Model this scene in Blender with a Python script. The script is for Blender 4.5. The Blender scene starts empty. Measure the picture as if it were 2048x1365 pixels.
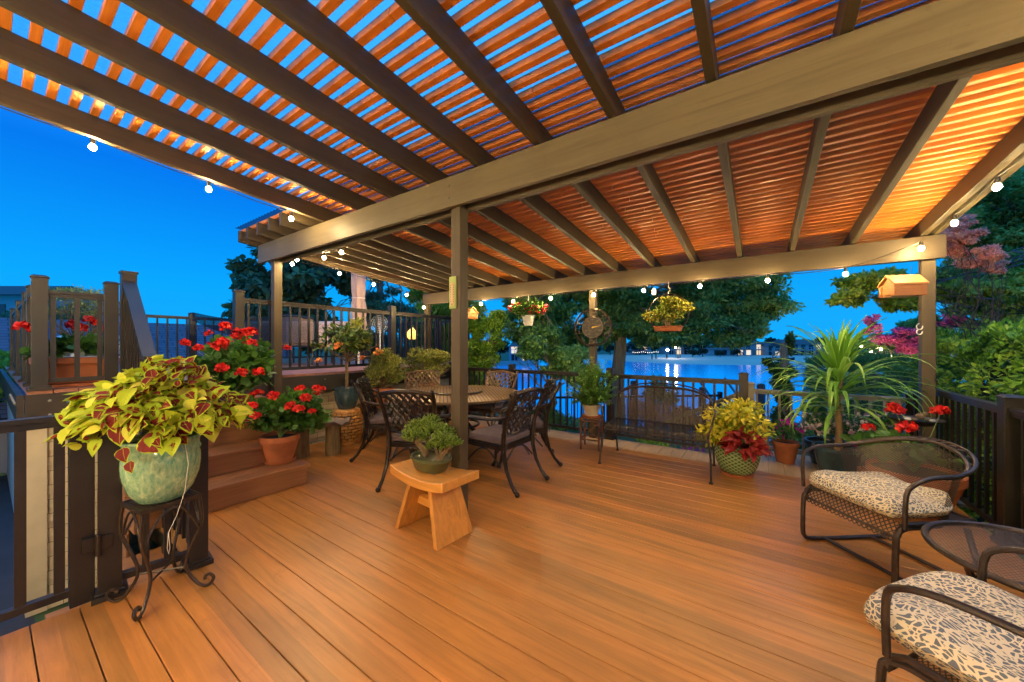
import bpy, math, random
import numpy as np
from mathutils import Vector, Matrix
R=math.radians
random.seed(7); rng=np.random.default_rng(11)
sc=bpy.context.scene
# ---------------------------------------------------------------- camera
YAW=34.4246
cd=bpy.data.cameras.new('camera'); cam=bpy.data.objects.new('camera',cd); sc.collection.objects.link(cam)
cam.location=(0,0,1.35); cam.rotation_euler=(R(90),0,R(YAW))
cd.sensor_width=36; cd.lens=36*723.72/2048; cd.shift_y=7.5/2048; cd.clip_start=.05; cd.clip_end=3000
sc.camera=cam
# ---------------------------------------------------------------- world: dusk sky
w=bpy.data.worlds.new('World'); sc.world=w; w.use_nodes=True
nt=w.node_tree; N=nt.nodes; L=nt.links
for n in list(N): N.remove(n)
out=N.new('ShaderNodeOutputWorld'); bg=N.new('ShaderNodeBackground'); L.new(bg.outputs[0],out.inputs[0])
sky=N.new('ShaderNodeTexSky'); sky.sky_type='NISHITA'; sky.sun_disc=False; sky.sun_elevation=R(1.0); sky.sun_rotation=R(200); sky.air_density=1.0
tc=N.new('ShaderNodeTexCoord'); sp=N.new('ShaderNodeSeparateXYZ'); L.new(tc.outputs['Generated'],sp.inputs[0])
cr=N.new('ShaderNodeValToRGB'); L.new(sp.outputs['Z'],cr.inputs[0])
e=cr.color_ramp.elements
e[0].position=0.0; e[0].color=(.005,.42,1.0,1); e[1].position=1.0; e[1].color=(.16,.85,2.1,1)
k=e.new(.12); k.color=(.0,.40,1.05,1); k=e.new(.33); k.color=(.0,.20,.90,1)
k=e.new(.55); k.color=(.02,.42,1.35,1)
sn=N.new('ShaderNodeMix'); sn.data_type='RGBA'; sn.blend_type='MIX'; sn.inputs[0].default_value=.03
sm=N.new('ShaderNodeMix'); sm.data_type='RGBA'; sm.blend_type='MULTIPLY'; sm.inputs[0].default_value=1; sm.inputs[7].default_value=(.1,.1,.1,1)
L.new(sky.outputs[0],sm.inputs[6]); L.new(cr.outputs[0],sn.inputs[6]); L.new(sm.outputs[2],sn.inputs[7])
L.new(sn.outputs[2],bg.inputs[0]); bg.inputs[1].default_value=.685
sc.view_settings.view_transform='Standard'; sc.view_settings.look='None'; sc.view_settings.exposure=0.58; sc.view_settings.gamma=1
sc.render.engine='CYCLES'
cy=sc.cycles; cy.use_denoising=True; cy.max_bounces=7; cy.diffuse_bounces=3; cy.glossy_bounces=3; cy.transparent_max_bounces=24; cy.transmission_bounces=4
cy.sample_clamp_indirect=6; cy.sample_clamp_direct=0; cy.caustics_reflective=False; cy.caustics_refractive=False
BULB_E=820.0
# ---------------------------------------------------------------- helpers
def tag(o,label=None,cat=None,group=None,kind=None):
    if label: o['label']=label
    if cat: o['category']=cat
    if group: o['group']=group
    if kind: o['kind']=kind
    return o
def thing(name,label,cat,loc=(0,0,0),rz=0,group=None):
    o=bpy.data.objects.new(name,None); sc.collection.objects.link(o); o.location=loc; o.rotation_euler=(0,0,rz); o.empty_display_size=.1
    return tag(o,label,cat,group)
def link(o,parent=None):
    sc.collection.objects.link(o)
    if parent: o.parent=parent
    return o
CH={}
def copy_tree(o,loc,rz,label,group=None):
    def rec(s,p):
        c=s.copy(); sc.collection.objects.link(c)
        if p: c.parent=p
        for ch in s.children: rec(ch,c)
        return c
    c=rec(o,None); c.location=loc; c.rotation_euler=(0,0,rz); c['label']=label
    if group: c['group']=group
    return c
class MB:
    def __init__(s): s.v=[]; s.f=[]; s.uv=[]; s.hasuv=False
    def add(s,vs,fs,uvs=None):
        b=len(s.v); s.v+= [tuple(p) for p in vs]; s.f+=[tuple(i+b for i in f) for f in fs]
        if uvs is None:
            for f in fs: s.uv+=[(0,0)]*len(f)
        else:
            s.hasuv=True
            for f in fs: s.uv+=[uvs[i] for i in f]
        return s
    def box(s,c,d,rz=0,m=None):
        x,y,z=[q/2 for q in d]; V=[Vector((a*x,b*y,e_*z)) for e_ in(-1,1) for b in(-1,1) for a in(-1,1)]
        if rz: r=Matrix.Rotation(rz,3,'Z'); V=[r@p for p in V]
        if m: V=[m@p for p in V]
        V=[p+Vector(c) for p in V]
        return s.add(V,[(0,2,3,1),(4,5,7,6),(0,1,5,4),(2,6,7,3),(0,4,6,2),(1,3,7,5)])
    def bb(s,a,b): return s.box([(a[i]+b[i])/2 for i in range(3)],[abs(b[i]-a[i]) for i in range(3)])
    def bar(s,a,b,w,h,up=(0,0,1)):
        a=Vector(a); b=Vector(b); d=(b-a).normalized(); x=d.cross(Vector(up)); 
        if x.length<1e-4: x=d.cross(Vector((1,0,0)))
        x.normalize(); z=x.cross(d)
        V=[p+x*(i*w/2)+z*(j*h/2) for p in(a,b) for j in(-1,1) for i in(-1,1)]
        return s.add(V,[(0,1,3,2),(4,6,7,5),(0,4,5,1),(2,3,7,6),(0,2,6,4),(1,5,7,3)])
    def tube(s,pts,r,n=6,closed=False,sx=1.0):
        P=[Vector(p) for p in pts]; m=len(P); rr=r if isinstance(r,(list,tuple)) else [r]*m
        T=[]
        for i in range(m):
            if closed: t=P[(i+1)%m]-P[i-1]
            else: t=P[min(i+1,m-1)]-P[max(i-1,0)]
            T.append(t.normalized())
        up=Vector((0,0,1)) if abs(T[0].z)<.9 else Vector((1,0,0))
        x=T[0].cross(up).normalized(); vs=[]
        for i in range(m):
            x=(x-T[i]*x.dot(T[i]));
            if x.length<1e-5: x=T[i].orthogonal()
            x.normalize(); y=T[i].cross(x)
            for k_ in range(n):
                a=2*math.pi*k_/n; vs.append(P[i]+x*(math.cos(a)*rr[i]*sx)+y*(math.sin(a)*rr[i]))
        fs=[]; mm=m if closed else m-1
        for i in range(mm):
            for k_ in range(n):
                a=i*n+k_; b=i*n+(k_+1)%n; c=((i+1)%m)*n+(k_+1)%n; d=((i+1)%m)*n+k_; fs.append((a,b,c,d))
        if not closed: fs+= [tuple(range(n))[::-1],tuple((m-1)*n+i for i in range(n))]
        return s.add(vs,fs)
    def lathe(s,prof,c=(0,0,0),n=28,caps=True):
        vs=[];fs=[];uv=[]
        Lg=0; ls=[0]
        for i in range(1,len(prof)): Lg+=math.dist(prof[i],prof[i-1]); ls.append(Lg)
        for i,(r,z) in enumerate(prof):
            for k_ in range(n+1):
                a=2*math.pi*k_/n; vs.append((c[0]+r*math.cos(a),c[1]+r*math.sin(a),c[2]+z)); uv.append((k_/n,ls[i]))
        for i in range(len(prof)-1):
            for k_ in range(n):
                a=i*(n+1)+k_; fs.append((a,a+1,a+n+2,a+n+1))
        return s.add(vs,fs,uv)
    def sphere(s,c,r,nu=10,nv=6,sq=(1,1,1)):
        vs=[];fs=[]
        for j in range(nv+1):
            t=math.pi*j/nv
            for i in range(nu):
                a=2*math.pi*i/nu; vs.append((c[0]+r*sq[0]*math.sin(t)*math.cos(a),c[1]+r*sq[1]*math.sin(t)*math.sin(a),c[2]-r*sq[2]*math.cos(t)))
        for j in range(nv):
            for i in range(nu):
                a=j*nu+i; b=j*nu+(i+1)%nu; fs.append((a,b,b+nu,a+nu))
        return s.add(vs,fs)
    def sheet(s,fn,nu,nv,uvf=None,th=0):
        vs=[];uv=[];fs=[]
        for j in range(nv+1):
            for i in range(nu+1):
                u,v=i/nu,j/nv; p=fn(u,v); vs.append(p); uv.append(uvf(u,v) if uvf else (u,v))
        for j in range(nv):
            for i in range(nu):
                a=j*(nu+1)+i; fs.append((a,a+1,a+nu+2,a+nu+1))
        return s.add(vs,fs,uv)
    def mesh(s,name,mat,smooth=False):
        me=bpy.data.meshes.new(name); me.from_pydata(s.v,[],s.f); me.materials.append(mat)
        if s.hasuv:
            ul=me.uv_layers.new(name='UVMap'); ul.data.foreach_set('uv',[q for p in s.uv for q in p])
        if smooth:
            me.polygons.foreach_set('use_smooth',[True]*len(me.polygons))
            if smooth!='all':
                try: me.set_sharp_from_angle(angle=R(40))
                except Exception: pass
        me.update(); return me
    def build(s,name,mat,parent=None,smooth=False,world=False,bevel=0,solid=0):
        me=s.mesh(name,mat,smooth)
        if world and parent is not None:
            me.transform(Matrix.Rotation(-parent.rotation_euler.z,4,'Z')@Matrix.Translation(-Vector(parent.location)))
        o=bpy.data.objects.new(name,me); link(o,parent)
        if solid: q=o.modifiers.new('s','SOLIDIFY'); q.thickness=solid
        if bevel: q=o.modifiers.new('b','BEVEL'); q.width=bevel; q.segments=2; q.limit_method='ANGLE'
        return o
def put(name,me,parent,loc=(0,0,0),rot=(0,0,0),scale=(1,1,1)):
    o=bpy.data.objects.new(name,me); o.location=loc; o.rotation_euler=rot; o.scale=scale; return link(o,parent)
def npmesh(name,V,F,mat,uv=None,rnd=None,smooth=False):
    me=bpy.data.meshes.new(name); V=np.asarray(V,np.float32); F=np.asarray(F,np.int32); k_=F.shape[1]
    me.vertices.add(len(V)); me.vertices.foreach_set('co',V.ravel()); me.loops.add(F.size); me.polygons.add(len(F))
    me.loops.foreach_set('vertex_index',F.ravel()); me.polygons.foreach_set('loop_start',np.arange(0,F.size,k_,dtype=np.int32))
    me.polygons.foreach_set('loop_total',np.full(len(F),k_,np.int32))
    me.update(calc_edges=True)
    if uv is not None: me.uv_layers.new(name='UVMap').data.foreach_set('uv',np.asarray(uv,np.float32)[F.ravel()].ravel())
    if rnd is not None:
        a=me.attributes.new('rnd','FLOAT','POINT'); a.data.foreach_set('value',np.asarray(rnd,np.float32))
    if smooth: me.polygons.foreach_set('use_smooth',np.ones(len(F),bool))
    me.materials.append(mat); return me
# ---------------------------------------------------------------- materials
def smooth_pts(pts,k=4):
    out=[]
    for i in range(len(pts)-1):
        p0,p1,p2,p3=[Vector(pts[max(0,min(len(pts)-1,j))]) for j in(i-1,i,i+1,i+2)]
        for q in range(k):
            u=q/k; out.append(.5*((2*p1)+(-p0+p2)*u+(2*p0-5*p1+4*p2-p3)*u*u+(-p0+3*p1-3*p2+p3)*u**3))
    return out+[Vector(pts[-1])]
def newmat(name):
    m=bpy.data.materials.new(name); m.use_nodes=True; return m,m.node_tree.nodes,m.node_tree.links
class G:   # tiny node-graph helper
    def __init__(s,name):
        s.m,s.N,s.L=newmat(name); s.b=s.N['Principled BSDF']; s.tc=s.N.new('ShaderNodeTexCoord')
    def n(s,t,**kw):
        q=s.N.new(t)
        for a,b in kw.items(): setattr(q,a,b)
        return q
    def l(s,a,b): s.L.new(a,b)
    def co(s,scale=(1,1,1),which='Object',rot=(0,0,0)):
        mp=s.n('ShaderNodeMapping'); mp.inputs['Scale'].default_value=scale; mp.inputs['Rotation'].default_value=rot; s.l(s.tc.outputs[which],mp.inputs[0]); return mp.outputs[0]
    def noise(s,vec,scale=5,detail=3,rough=.5,dist=0):
        q=s.n('ShaderNodeTexNoise'); q.inputs['Scale'].default_value=scale; q.inputs['Detail'].default_value=detail; q.inputs['Roughness'].default_value=rough; q.inputs['Distortion'].default_value=dist; s.l(vec,q.inputs[0]); return q.outputs[0]
    def math(s,op,a,b=None,c=None,clamp=False):
        q=s.n('ShaderNodeMath',operation=op,use_clamp=clamp)
        for i,x in enumerate((a,b,c)):
            if x is None: continue
            if isinstance(x,(int,float)): q.inputs[i].default_value=x
            else: s.l(x,q.inputs[i])
        return q.outputs[0]
    def ramp(s,fac,stops,interp='LINEAR'):
        q=s.n('ShaderNodeValToRGB'); q.color_ramp.interpolation=interp; el=q.color_ramp.elements
        el[0].position=stops[0][0]; el[0].color=(*stops[0][1],1); el[1].position=stops[-1][0]; el[1].color=(*stops[-1][1],1)
        for p,c in stops[1:-1]: k_=el.new(p); k_.color=(*c,1)
        s.l(fac,q.inputs[0]); return q.outputs[0]
    def mix(s,fac,a,b,mode='MIX'):
        q=s.n('ShaderNodeMix',data_type='RGBA',blend_type=mode)
        if isinstance(fac,(int,float)): q.inputs[0].default_value=fac
        else: s.l(fac,q.inputs[0])
        for i,x in ((6,a),(7,b)):
            if isinstance(x,tuple): q.inputs[i].default_value=(*x,1) if len(x)==3 else x
            else: s.l(x,q.inputs[i])
        return q.outputs[2]
    def bump(s,h,strength=.3,dist=.01):
        q=s.n('ShaderNodeBump'); q.inputs['Strength'].default_value=strength; q.inputs['Distance'].default_value=dist; s.l(h,q.inputs['Height']); s.l(q.outputs[0],s.b.inputs['Normal'])
    def set(s,col=None,rough=None,metal=None,spec=None,coat=None):
        if col is not None:
            if isinstance(col,tuple): s.b.inputs['Base Color'].default_value=(*col,1)
            else: s.l(col,s.b.inputs['Base Color'])
        if rough is not None:
            if isinstance(rough,(int,float)): s.b.inputs['Roughness'].default_value=rough
            else: s.l(rough,s.b.inputs['Roughness'])
        if metal is not None: s.b.inputs['Metallic'].default_value=metal
        if spec is not None: s.b.inputs['Specular IOR Level'].default_value=spec
        if coat is not None: s.b.inputs['Coat Weight'].default_value=coat
        return s.m
def simple(name,c,rough=.5,metal=0,var=.25,scale=6,bump=.15,bs=40,spec=.5,stretch=(1,1,1)):
    g=G(name); v=g.co(stretch); n1=g.noise(v,scale,4); d=tuple(x*(1-var) for x in c); u=tuple(min(1,x*(1+var)) for x in c)
    col=g.ramp(n1,[(.3,d),(.7,u)]); n2=g.noise(v,bs,4)
    if bump: g.bump(n2,bump,.004)
    rg=g.n('ShaderNodeMapRange'); g.l(n1,rg.inputs[0]); rg.inputs[3].default_value=max(.02,rough-.12); rg.inputs[4].default_value=min(1,rough+.12)
    return g.set(col,rg.outputs[0],metal,spec)
def wood(name,c,axis='X',rough=.55,var=.35,scale=3,knots=True,spec=.4,grain=1.0,perboard=None):
    g=G(name); st={'X':(.6,9,9),'Y':(9,.6,9),'Z':(9,9,.6)}[axis]
    v=g.co(st); n1=g.noise(v,scale,6,.6,.6); n2=g.noise(g.co((1,1,1)),1.7,3)
    d=tuple(x*(1-var) for x in c); u=tuple(min(1,x*(1+var*.8)) for x in c)
    col=g.ramp(n1,[(.25,d),(.5,c),(.78,u)])
    col=g.mix(g.math('MULTIPLY',g.math('SUBTRACT',n2,.42,clamp=True),1.6),col,tuple(x*.6 for x in c),'MIX')
    n3=g.noise(g.co((2.3,2.3,2.3)),3.1,5,.7,1.2); col=g.mix(g.math('MULTIPLY',g.math('SUBTRACT',n3,.58,clamp=True),2.2,clamp=True),col,tuple(x*.55 for x in c)); n4=g.noise(g.co({'X':(.9,40,40),'Y':(40,.9,40),'Z':(40,40,.9)}[axis]),2.0,3); col=g.mix(g.math('MULTIPLY',g.math('SUBTRACT',n4,.60,clamp=True),2.5,clamp=True),col,tuple(x*.45 for x in c))
    if perboard:
        off,p,ax=perboard; sx=g.n('ShaderNodeSeparateXYZ'); g.l(g.tc.outputs['Object'],sx.inputs[0])
        fl=g.math('FLOOR',g.math('DIVIDE',g.math('SUBTRACT',sx.outputs[ax],off),p)); wn=g.n('ShaderNodeTexWhiteNoise',noise_dimensions='1D'); g.l(fl,wn.inputs['W'])
        col=g.mix(1.0,col,g.ramp(wn.outputs[0],[(0,(.72,.74,.78)),(.5,(.95,.93,.9)),(1,(1.12,1.02,.95))]),'MULTIPLY')
    if knots:
        vo=g.n('ShaderNodeTexVoronoi'); vo.inputs['Scale'].default_value=1.0; g.l(g.co({'X':(2.2,7,7),'Y':(7,2.2,7),'Z':(7,7,2.2)}[axis]),vo.inputs[0])
        kf=g.math('SUBTRACT',1,g.math('MULTIPLY',vo.outputs[0],9),clamp=True); col=g.mix(kf,col,tuple(x*.3 for x in c))
    g.bump(n1,.25*grain,.004)
    rr=g.math('ADD',g.math('MULTIPLY',n2,.25),rough-.12)
    return g.set(col,rr,0,spec)
def leafmat(name,stops,trans=.3,rough=.45,spec=.35,uvfn=None):
    g=G(name); at=g.n('ShaderNodeAttribute',attribute_name='rnd'); col=g.ramp(at.outputs['Fac'],stops)
    if uvfn: col=uvfn(g,at,col)
    g.set(col,rough,0,spec)
    tr=g.n('ShaderNodeBsdfTranslucent'); g.l(col,tr.inputs[0]); mx=g.n('ShaderNodeMixShader'); mx.inputs[0].default_value=trans
    g.l(g.b.outputs[0],mx.inputs[1]); g.l(tr.outputs[0],mx.inputs[2]); g.l(mx.outputs[0],g.N['Material Output'].inputs[0]); return g.m
def emit(name,c,s):
    m,Nn,Ll=newmat(name); b=Nn['Principled BSDF']; b.inputs['Base Color'].default_value=(*c,1); b.inputs['Emission Color'].default_value=(*c,1); b.inputs['Emission Strength'].default_value=s; return m
def meshmat(name,c,pitch,wire,ratio=.5,rough=.45,metal=.6):
    g=G(name); sp_=g.n('ShaderNodeSeparateXYZ'); g.l(g.tc.outputs['UV'],sp_.inputs[0])
    a=g.math('DIVIDE',sp_.outputs[0],pitch); b=g.math('DIVIDE',sp_.outputs[1],pitch*ratio)
    p=g.math('ABSOLUTE',g.math('SUBTRACT',g.math('FRACT',g.math('ADD',a,b)),.5)); q=g.math('ABSOLUTE',g.math('SUBTRACT',g.math('FRACT',g.math('SUBTRACT',a,b)),.5))
    al=g.math('LESS_THAN',g.math('MINIMUM',p,q),wire); g.set(c,rough,metal); g.l(al,g.b.inputs['Alpha']); return g.m
M={}
M['deck']=wood('deck_composite',(.48,.205,.046),'X',.36,.34,3.2,False,.5,.7,(0.049,.152,1))
M['border']=wood('border_boards',(.50,.34,.19),'Y',.5,.2,3,False)
M['landing']=wood('landing_boards',(.52,.40,.25),'Y',.5,.2,3,False)
M['updeck']=wood('upper_deck_boards',(.36,.15,.09),'X',.45,.3,3,False)
M['step']=wood('step_boards',(.36,.16,.062),'Y',.45,.3,3,False)
M['paint']=wood('painted_timber_olive',(.125,.101,.055),'X',.5,.26,2.6,True,.35,1.1); M['paintd']=wood('painted_beam_dimmed',(.055,.041,.023),'X',.5,.3,2.6,True,.35,1.1)  # far beams: same timber paint, darkened in colour to offset the close bulbs
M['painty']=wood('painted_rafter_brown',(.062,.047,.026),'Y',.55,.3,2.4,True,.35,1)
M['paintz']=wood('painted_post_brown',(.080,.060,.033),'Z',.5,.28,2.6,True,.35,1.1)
M['slat']=wood('cedar_slats',(.80,.25,.028),'X',.5,.30,3.4,True,.4,.8)
M['rail']=simple('bronze_rail',(.018,.0135,.010),.38,.0,.2,5,.05,60)
M['railg']=simple('grey_rail',(.20,.19,.16),.4,0,.15,5,.05,60)
M['fascia']=simple('fascia_dark_brown',(.032,.024,.018),.42,0,.2,5,.08,50)
M['iron']=simple('wrought_iron_brown',(.05,.036,.028),.36,.5,.3,30,.25,120)
M['cast']=simple('cast_aluminium_dark',(.028,.021,.017),.32,.5,.35,12,.2,90)
M['castl']=simple('cast_aluminium_bronze',(.16,.105,.06),.38,.45,.3,12,.2,90)
M['bark']=simple('bark',(.16,.15,.10),.9,0,.45,5,.9,14,stretch=(3,3,.5))
M['cord']=simple('black_cord',(.015,.013,.011),.5,0,.1)
M['terra']=simple('terracotta',(.42,.13,.045),.7,0,.22,9,.2,60)
M['soil']=simple('soil',(.03,.02,.013),.95,0,.4,30,.6,60)
M['white']=simple('white_paint',(.72,.70,.64),.5,0,.06)
M['grass']=simple('lawn',(.03,.07,.02),.9,0,.5,3,.5,30)
M['cushion']=simple('plum_grey_cushion',(.13,.10,.11),.9,0,.15,20,.3,300)
M['bulb']=emit('bulb_glow',(1.0,.70,.31),BULB_E)
# ================================================================ SETTING
def struct(o): o['kind']='structure'; return o
# main deck boards (real boards with gaps), running along X
b=MB(); Y=-1.775+.049-.049
y=.125-.152*13
while y<4.62:
    x0=-2.90 if y+.076<.80 else -5.02
    b.box(((x0+1.36)/2,y+.076,-.013),(1.36-x0,.1475,.026)); y+=.152
yend=y
struct(b.build('deck_floor',M['deck'],bevel=.0025))
b=MB(); x=-5.0
while x<1.36:
    b.box((x+.07,(yend+5.12)/2,-.013),(.137,5.12-yend-.006,.026)); x+=.141
struct(b.build('deck_border',M['border']))
b=MB(); x=-.20
while x<1.36:
    b.box((x+.07,5.40,-.015),(.137,.55,.026)); x+=.141
struct(b.build('landing_floor',M['landing']))
b=MB(); b.bb((-5.0,.80,-.30),(1.36,5.10,-.03)); b.bb((-2.88,-1.85,-.30),(1.36,.7996,-.03)); b.bb((-.2,5.103,-.3),(1.36,5.67,-.032))
struct(b.build('deck_frame',M['fascia']))
# upper deck
UZ=.96
b=MB(); y=.20
while y<6.1:
    b.box((-8.0,y+.07,UZ-.014),(5.92,.134,.028)); y+=.14
struct(b.build('upper_deck_floor',M['updeck']))
t=thing('deck_fascia','dark brown bolted fascia boards round the edge of the raised upper deck','fascia',(-5.0,.2,.7))
b=MB(); b.bb((-5.06,.19,UZ-.26),(-5.022,6.1,UZ-.03)); b.build('fascia_board',M['fascia'],t,world=True)
b=MB(); b.bb((-11,.15,UZ-.26),(-5.022,.187,UZ-.03)); b.build('fascia_board',M['fascia'],t,world=True)
g=MB()
for i in range(7):
    for zz in (.05,.17): g.sphere((-5.02,.32+i*.09 if i<2 else .3+i*.6,UZ-.26+zz),.012,8,5)
for i in range(9): g.sphere((-5.1-i*.12,.148,UZ-.10),.012,8,5)
g.build('bolt_heads',M['railg'],t,world=True)
# siding wall under the upper deck
gs=G('cedar_shingle_siding'); v=gs.co((1,1,1)); 
br=gs.n('ShaderNodeTexBrick'); br.offset=.5; br.inputs['Scale'].default_value=1; br.inputs['Brick Width'].default_value=.16; br.inputs['Row Height'].default_value=.125; br.inputs['Mortar Size'].default_value=.003
br.inputs['Color1'].default_value=(.66,.56,.34,1); br.inputs['Color2'].default_value=(.58,.49,.30,1); br.inputs['Mortar'].default_value=(.10,.08,.05,1)
gs.l(gs.co((1,1,1),'UV'),br.inputs[0]); n1=gs.noise(gs.co((60,60,2)),4,3); gs.set(gs.mix(.35,br.outputs[0],gs.ramp(n1,[(.3,(.30,.24,.15)),(.7,(.6,.52,.36))])),.8); gs.bump(n1,.3,.004); M['shingle']=gs.m
M['trimw']=simple('corner_trim_cream',(.58,.50,.34),.6,0,.08)
t=thing('shingle_wall','cream cedar shingle wall with corner board under the upper deck','wall',(-5.07,.3,-.9))
def wallq(x,y0,y1,z0,z1):
    # overlapping courses give real shadow lines
    b=MB(); z=z0; k=0
    while z<z1-.001:
        zt=min(z+.125,z1)
        b.add([(x+.022,y0,z),(x+.022,y1,z),(x+.004,y1,zt),(x+.004,y0,zt)],[(0,1,2,3)],[(y0,z+.002),(y1,z+.002),(y1,zt),(y0,zt)])
        b.add([(x,y0,z),(x,y1,z),(x+.022,y1,z),(x+.022,y0,z)],[(0,1,2,3)]); z=zt
    return b
b=wallq(-5.13,.312,6.0,-.95,UZ-.262); b.build('shingle_courses',M['shingle'],t,world=True)
b=MB(); b.bb((-5.18,.195,-.95),(-5.095,.31,UZ-.265)); b.build('corner_board',M['trimw'],t,world=True)
b=MB(); b.bb((-11,.23,-.95),(-5.185,.27,UZ-.265)); b.build('side_wall',M['white'],t,world=True)
# ground, driveway, water, far shore
b=MB(); b.add([(-60,-30,-.96),(60,-30,-.96),(60,10.6,-.96),(-60,10.6,-.96)],[(0,1,2,3)]); b.add([(-60,10.6,-.96),(60,10.6,-.96),(60,10.6,-4),(-60,10.6,-4)],[(0,1,2,3)]); struct(b.build('ground',M['grass']))
b=MB(); b.add([(-16,-8,-.955),(-2.95,-8,-.955),(-2.95,.24,-.955),(-16,.24,-.955)],[(0,1,2,3)]); struct(b.build('driveway',simple('asphalt',(.03,.032,.038),.85,0,.3,4,.4,80)))
gw=G('bay_water'); n1=gw.noise(gw.co((1,1,1)),1.2,4,.55); gw.bump(n1,.16,.10); gw.set((.0,.42,.80),.12,0,.5); M['water']=gw.m
b=MB(); b.add([(-900,10.6,-3),(900,10.6,-3),(900,1500,-3),(-900,1500,-3)],[(0,1,2,3)]); struct(b.build('water',M['water']))
YW=R(YAW)
def P(px,d,z=0.0):   # a world point at photograph column px and camera depth d
    l=(px-1024)/723.72
    return (d*(-math.sin(YW)+l*math.cos(YW)), d*(math.cos(YW)+l*math.sin(YW)), z)
M['sand']=simple('pale_sand',(.42,.38,.30),.9,0,.12,.2,.1,2)
def band(name,pts,mat,z0):
    b=MB(); n=len(pts); 
    vs=[P(px,d0,z0) for px,d0,d1,z1 in pts]+[P(px,(d0+d1)/2,z1) for px,d0,d1,z1 in pts]+[P(px,d1,z1*.9) for px,d0,d1,z1 in pts]
    b.add(vs,[(i,i+1,n+i+1,n+i) for i in range(n-1)]+[(n+i,n+i+1,2*n+i+1,2*n+i) for i in range(n-1)]); return b.build(name,mat,smooth=True)
o=band('beach',[(1180,115,140,-2.7),(1240,96,135,-2.4),(1320,84,130,-2.3),(1420,78,128,-2.25),(1540,76,128,-2.25),(1700,74,128,-2.25),(1950,72,130,-2.25),(2300,72,130,-2.3)],M['sand'],-3.02); struct(o)
o=band('far_shore',[(-3000,100,420,-2.3),(400,110,420,-2.2),(900,75,420,-2.3),(1100,100,420,-2.0),(1300,112,420,-2.0),(1700,108,420,-2.0),(2300,100,420,-2.0),(4200,90,420,-2.)],M['grass'],-3.03); struct(o)

# ================================================================ PERGOLA
def zb(y): return 2.615-.083*(y-2.0)
pg=thing('pergola','brown timber pergola with cedar slat roof over the deck','pergola',(-1.9,2.05,0))
def post(x,y,z1,z0=0,s=.092,name='post',mat='paintz'):
    return MB().box((x,y,(z0+z1)/2),(s,s,z1-z0)).build(name,M[mat],pg,world=True,bevel=.004)
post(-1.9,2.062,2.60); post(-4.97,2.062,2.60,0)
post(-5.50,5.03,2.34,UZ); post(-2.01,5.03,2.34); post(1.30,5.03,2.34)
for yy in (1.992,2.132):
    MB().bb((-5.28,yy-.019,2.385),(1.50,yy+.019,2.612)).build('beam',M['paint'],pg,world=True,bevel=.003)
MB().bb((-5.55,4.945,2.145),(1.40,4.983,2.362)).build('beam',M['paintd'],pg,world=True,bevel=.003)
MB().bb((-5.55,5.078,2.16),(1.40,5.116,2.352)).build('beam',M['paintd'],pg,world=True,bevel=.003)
MB().bb((-3.8,-1.42,2.68),(1.50,-1.38,2.90)).build('beam',M['paint'],pg,world=True)
def rafter(x,y0,y1,h=.142,wd=.045):
    b=MB(); z0,z1=zb(y0)+.004,zb(y1)+.004
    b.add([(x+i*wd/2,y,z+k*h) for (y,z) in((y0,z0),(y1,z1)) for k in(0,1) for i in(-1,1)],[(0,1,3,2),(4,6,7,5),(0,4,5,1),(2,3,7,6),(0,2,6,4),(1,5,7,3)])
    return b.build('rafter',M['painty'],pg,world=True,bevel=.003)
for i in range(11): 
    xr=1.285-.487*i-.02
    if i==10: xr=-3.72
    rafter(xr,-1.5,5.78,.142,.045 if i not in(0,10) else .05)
for xr in(-3.98,-4.26,-4.55,-4.84,-5.13,-5.38): rafter(xr,1.80,5.78)
MB().add([(x,y,zb(y)+k) for x in(1.318,1.356) for y in(-1.5,5.78) for k in(-.005,.16)],[(0,1,3,2),(4,6,7,5),(0,4,5,1),(2,3,7,6),(0,2,6,4),(1,5,7,3)]).build('beam',M['painty'],pg,world=True)
b=MB(); y=-1.48; k=0
gcol=random.Random(3)
while y<5.8:
    z=zb(y)+.146+.019
    xe=-5.46 if y>1.8 else -3.80
    x=1.40
    while x>xe:   # slats are made of butted lengths
        ln=gcol.uniform(2.2,3.6); x2=max(x-ln,xe)
        b.box(((x+x2)/2,y,z+gcol.uniform(-.0015,.0015)),(x-x2-.003,.040,.038)); x=x2
    y+=.0905
b.build('slat_roof',M['slat'],pg,world=True,bevel=.002)
g=G('clear_corrugated_sheet'); tr=g.n('ShaderNodeBsdfTransparent'); tr.inputs[0].default_value=(.80,.93,1.0,1); tl=g.n('ShaderNodeBsdfTranslucent'); tl.inputs[0].default_value=(.85,.92,.95,1)
mx=g.n('ShaderNodeMixShader'); mx.inputs[0].default_value=.5; g.l(tr.outputs[0],mx.inputs[1]); g.l(tl.outputs[0],mx.inputs[2]); g.l(mx.outputs[0],g.N['Material Output'].inputs[0]); M['sheet']=g.m
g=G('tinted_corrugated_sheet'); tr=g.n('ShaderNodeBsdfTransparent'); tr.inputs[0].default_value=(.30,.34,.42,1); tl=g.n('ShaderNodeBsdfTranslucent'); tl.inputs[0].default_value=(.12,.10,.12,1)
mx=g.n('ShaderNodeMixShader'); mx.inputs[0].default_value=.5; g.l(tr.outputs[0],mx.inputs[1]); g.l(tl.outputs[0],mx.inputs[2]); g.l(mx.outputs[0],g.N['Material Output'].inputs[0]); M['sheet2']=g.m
def sheetf(x0,x1,y0,y1):
    n=int((x1-x0)/.019)
    return MB().sheet(lambda u,v:(x0+(x1-x0)*u,y0+(y1-y0)*v,zb(y0+(y1-y0)*v)+.20+.007*math.sin(u*n*math.pi/2)),n,1)
sheetf(-3.85,1.45,-1.5,1.80).build('roof_sheet',M['sheet'],pg,world=True,smooth=True)
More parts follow.
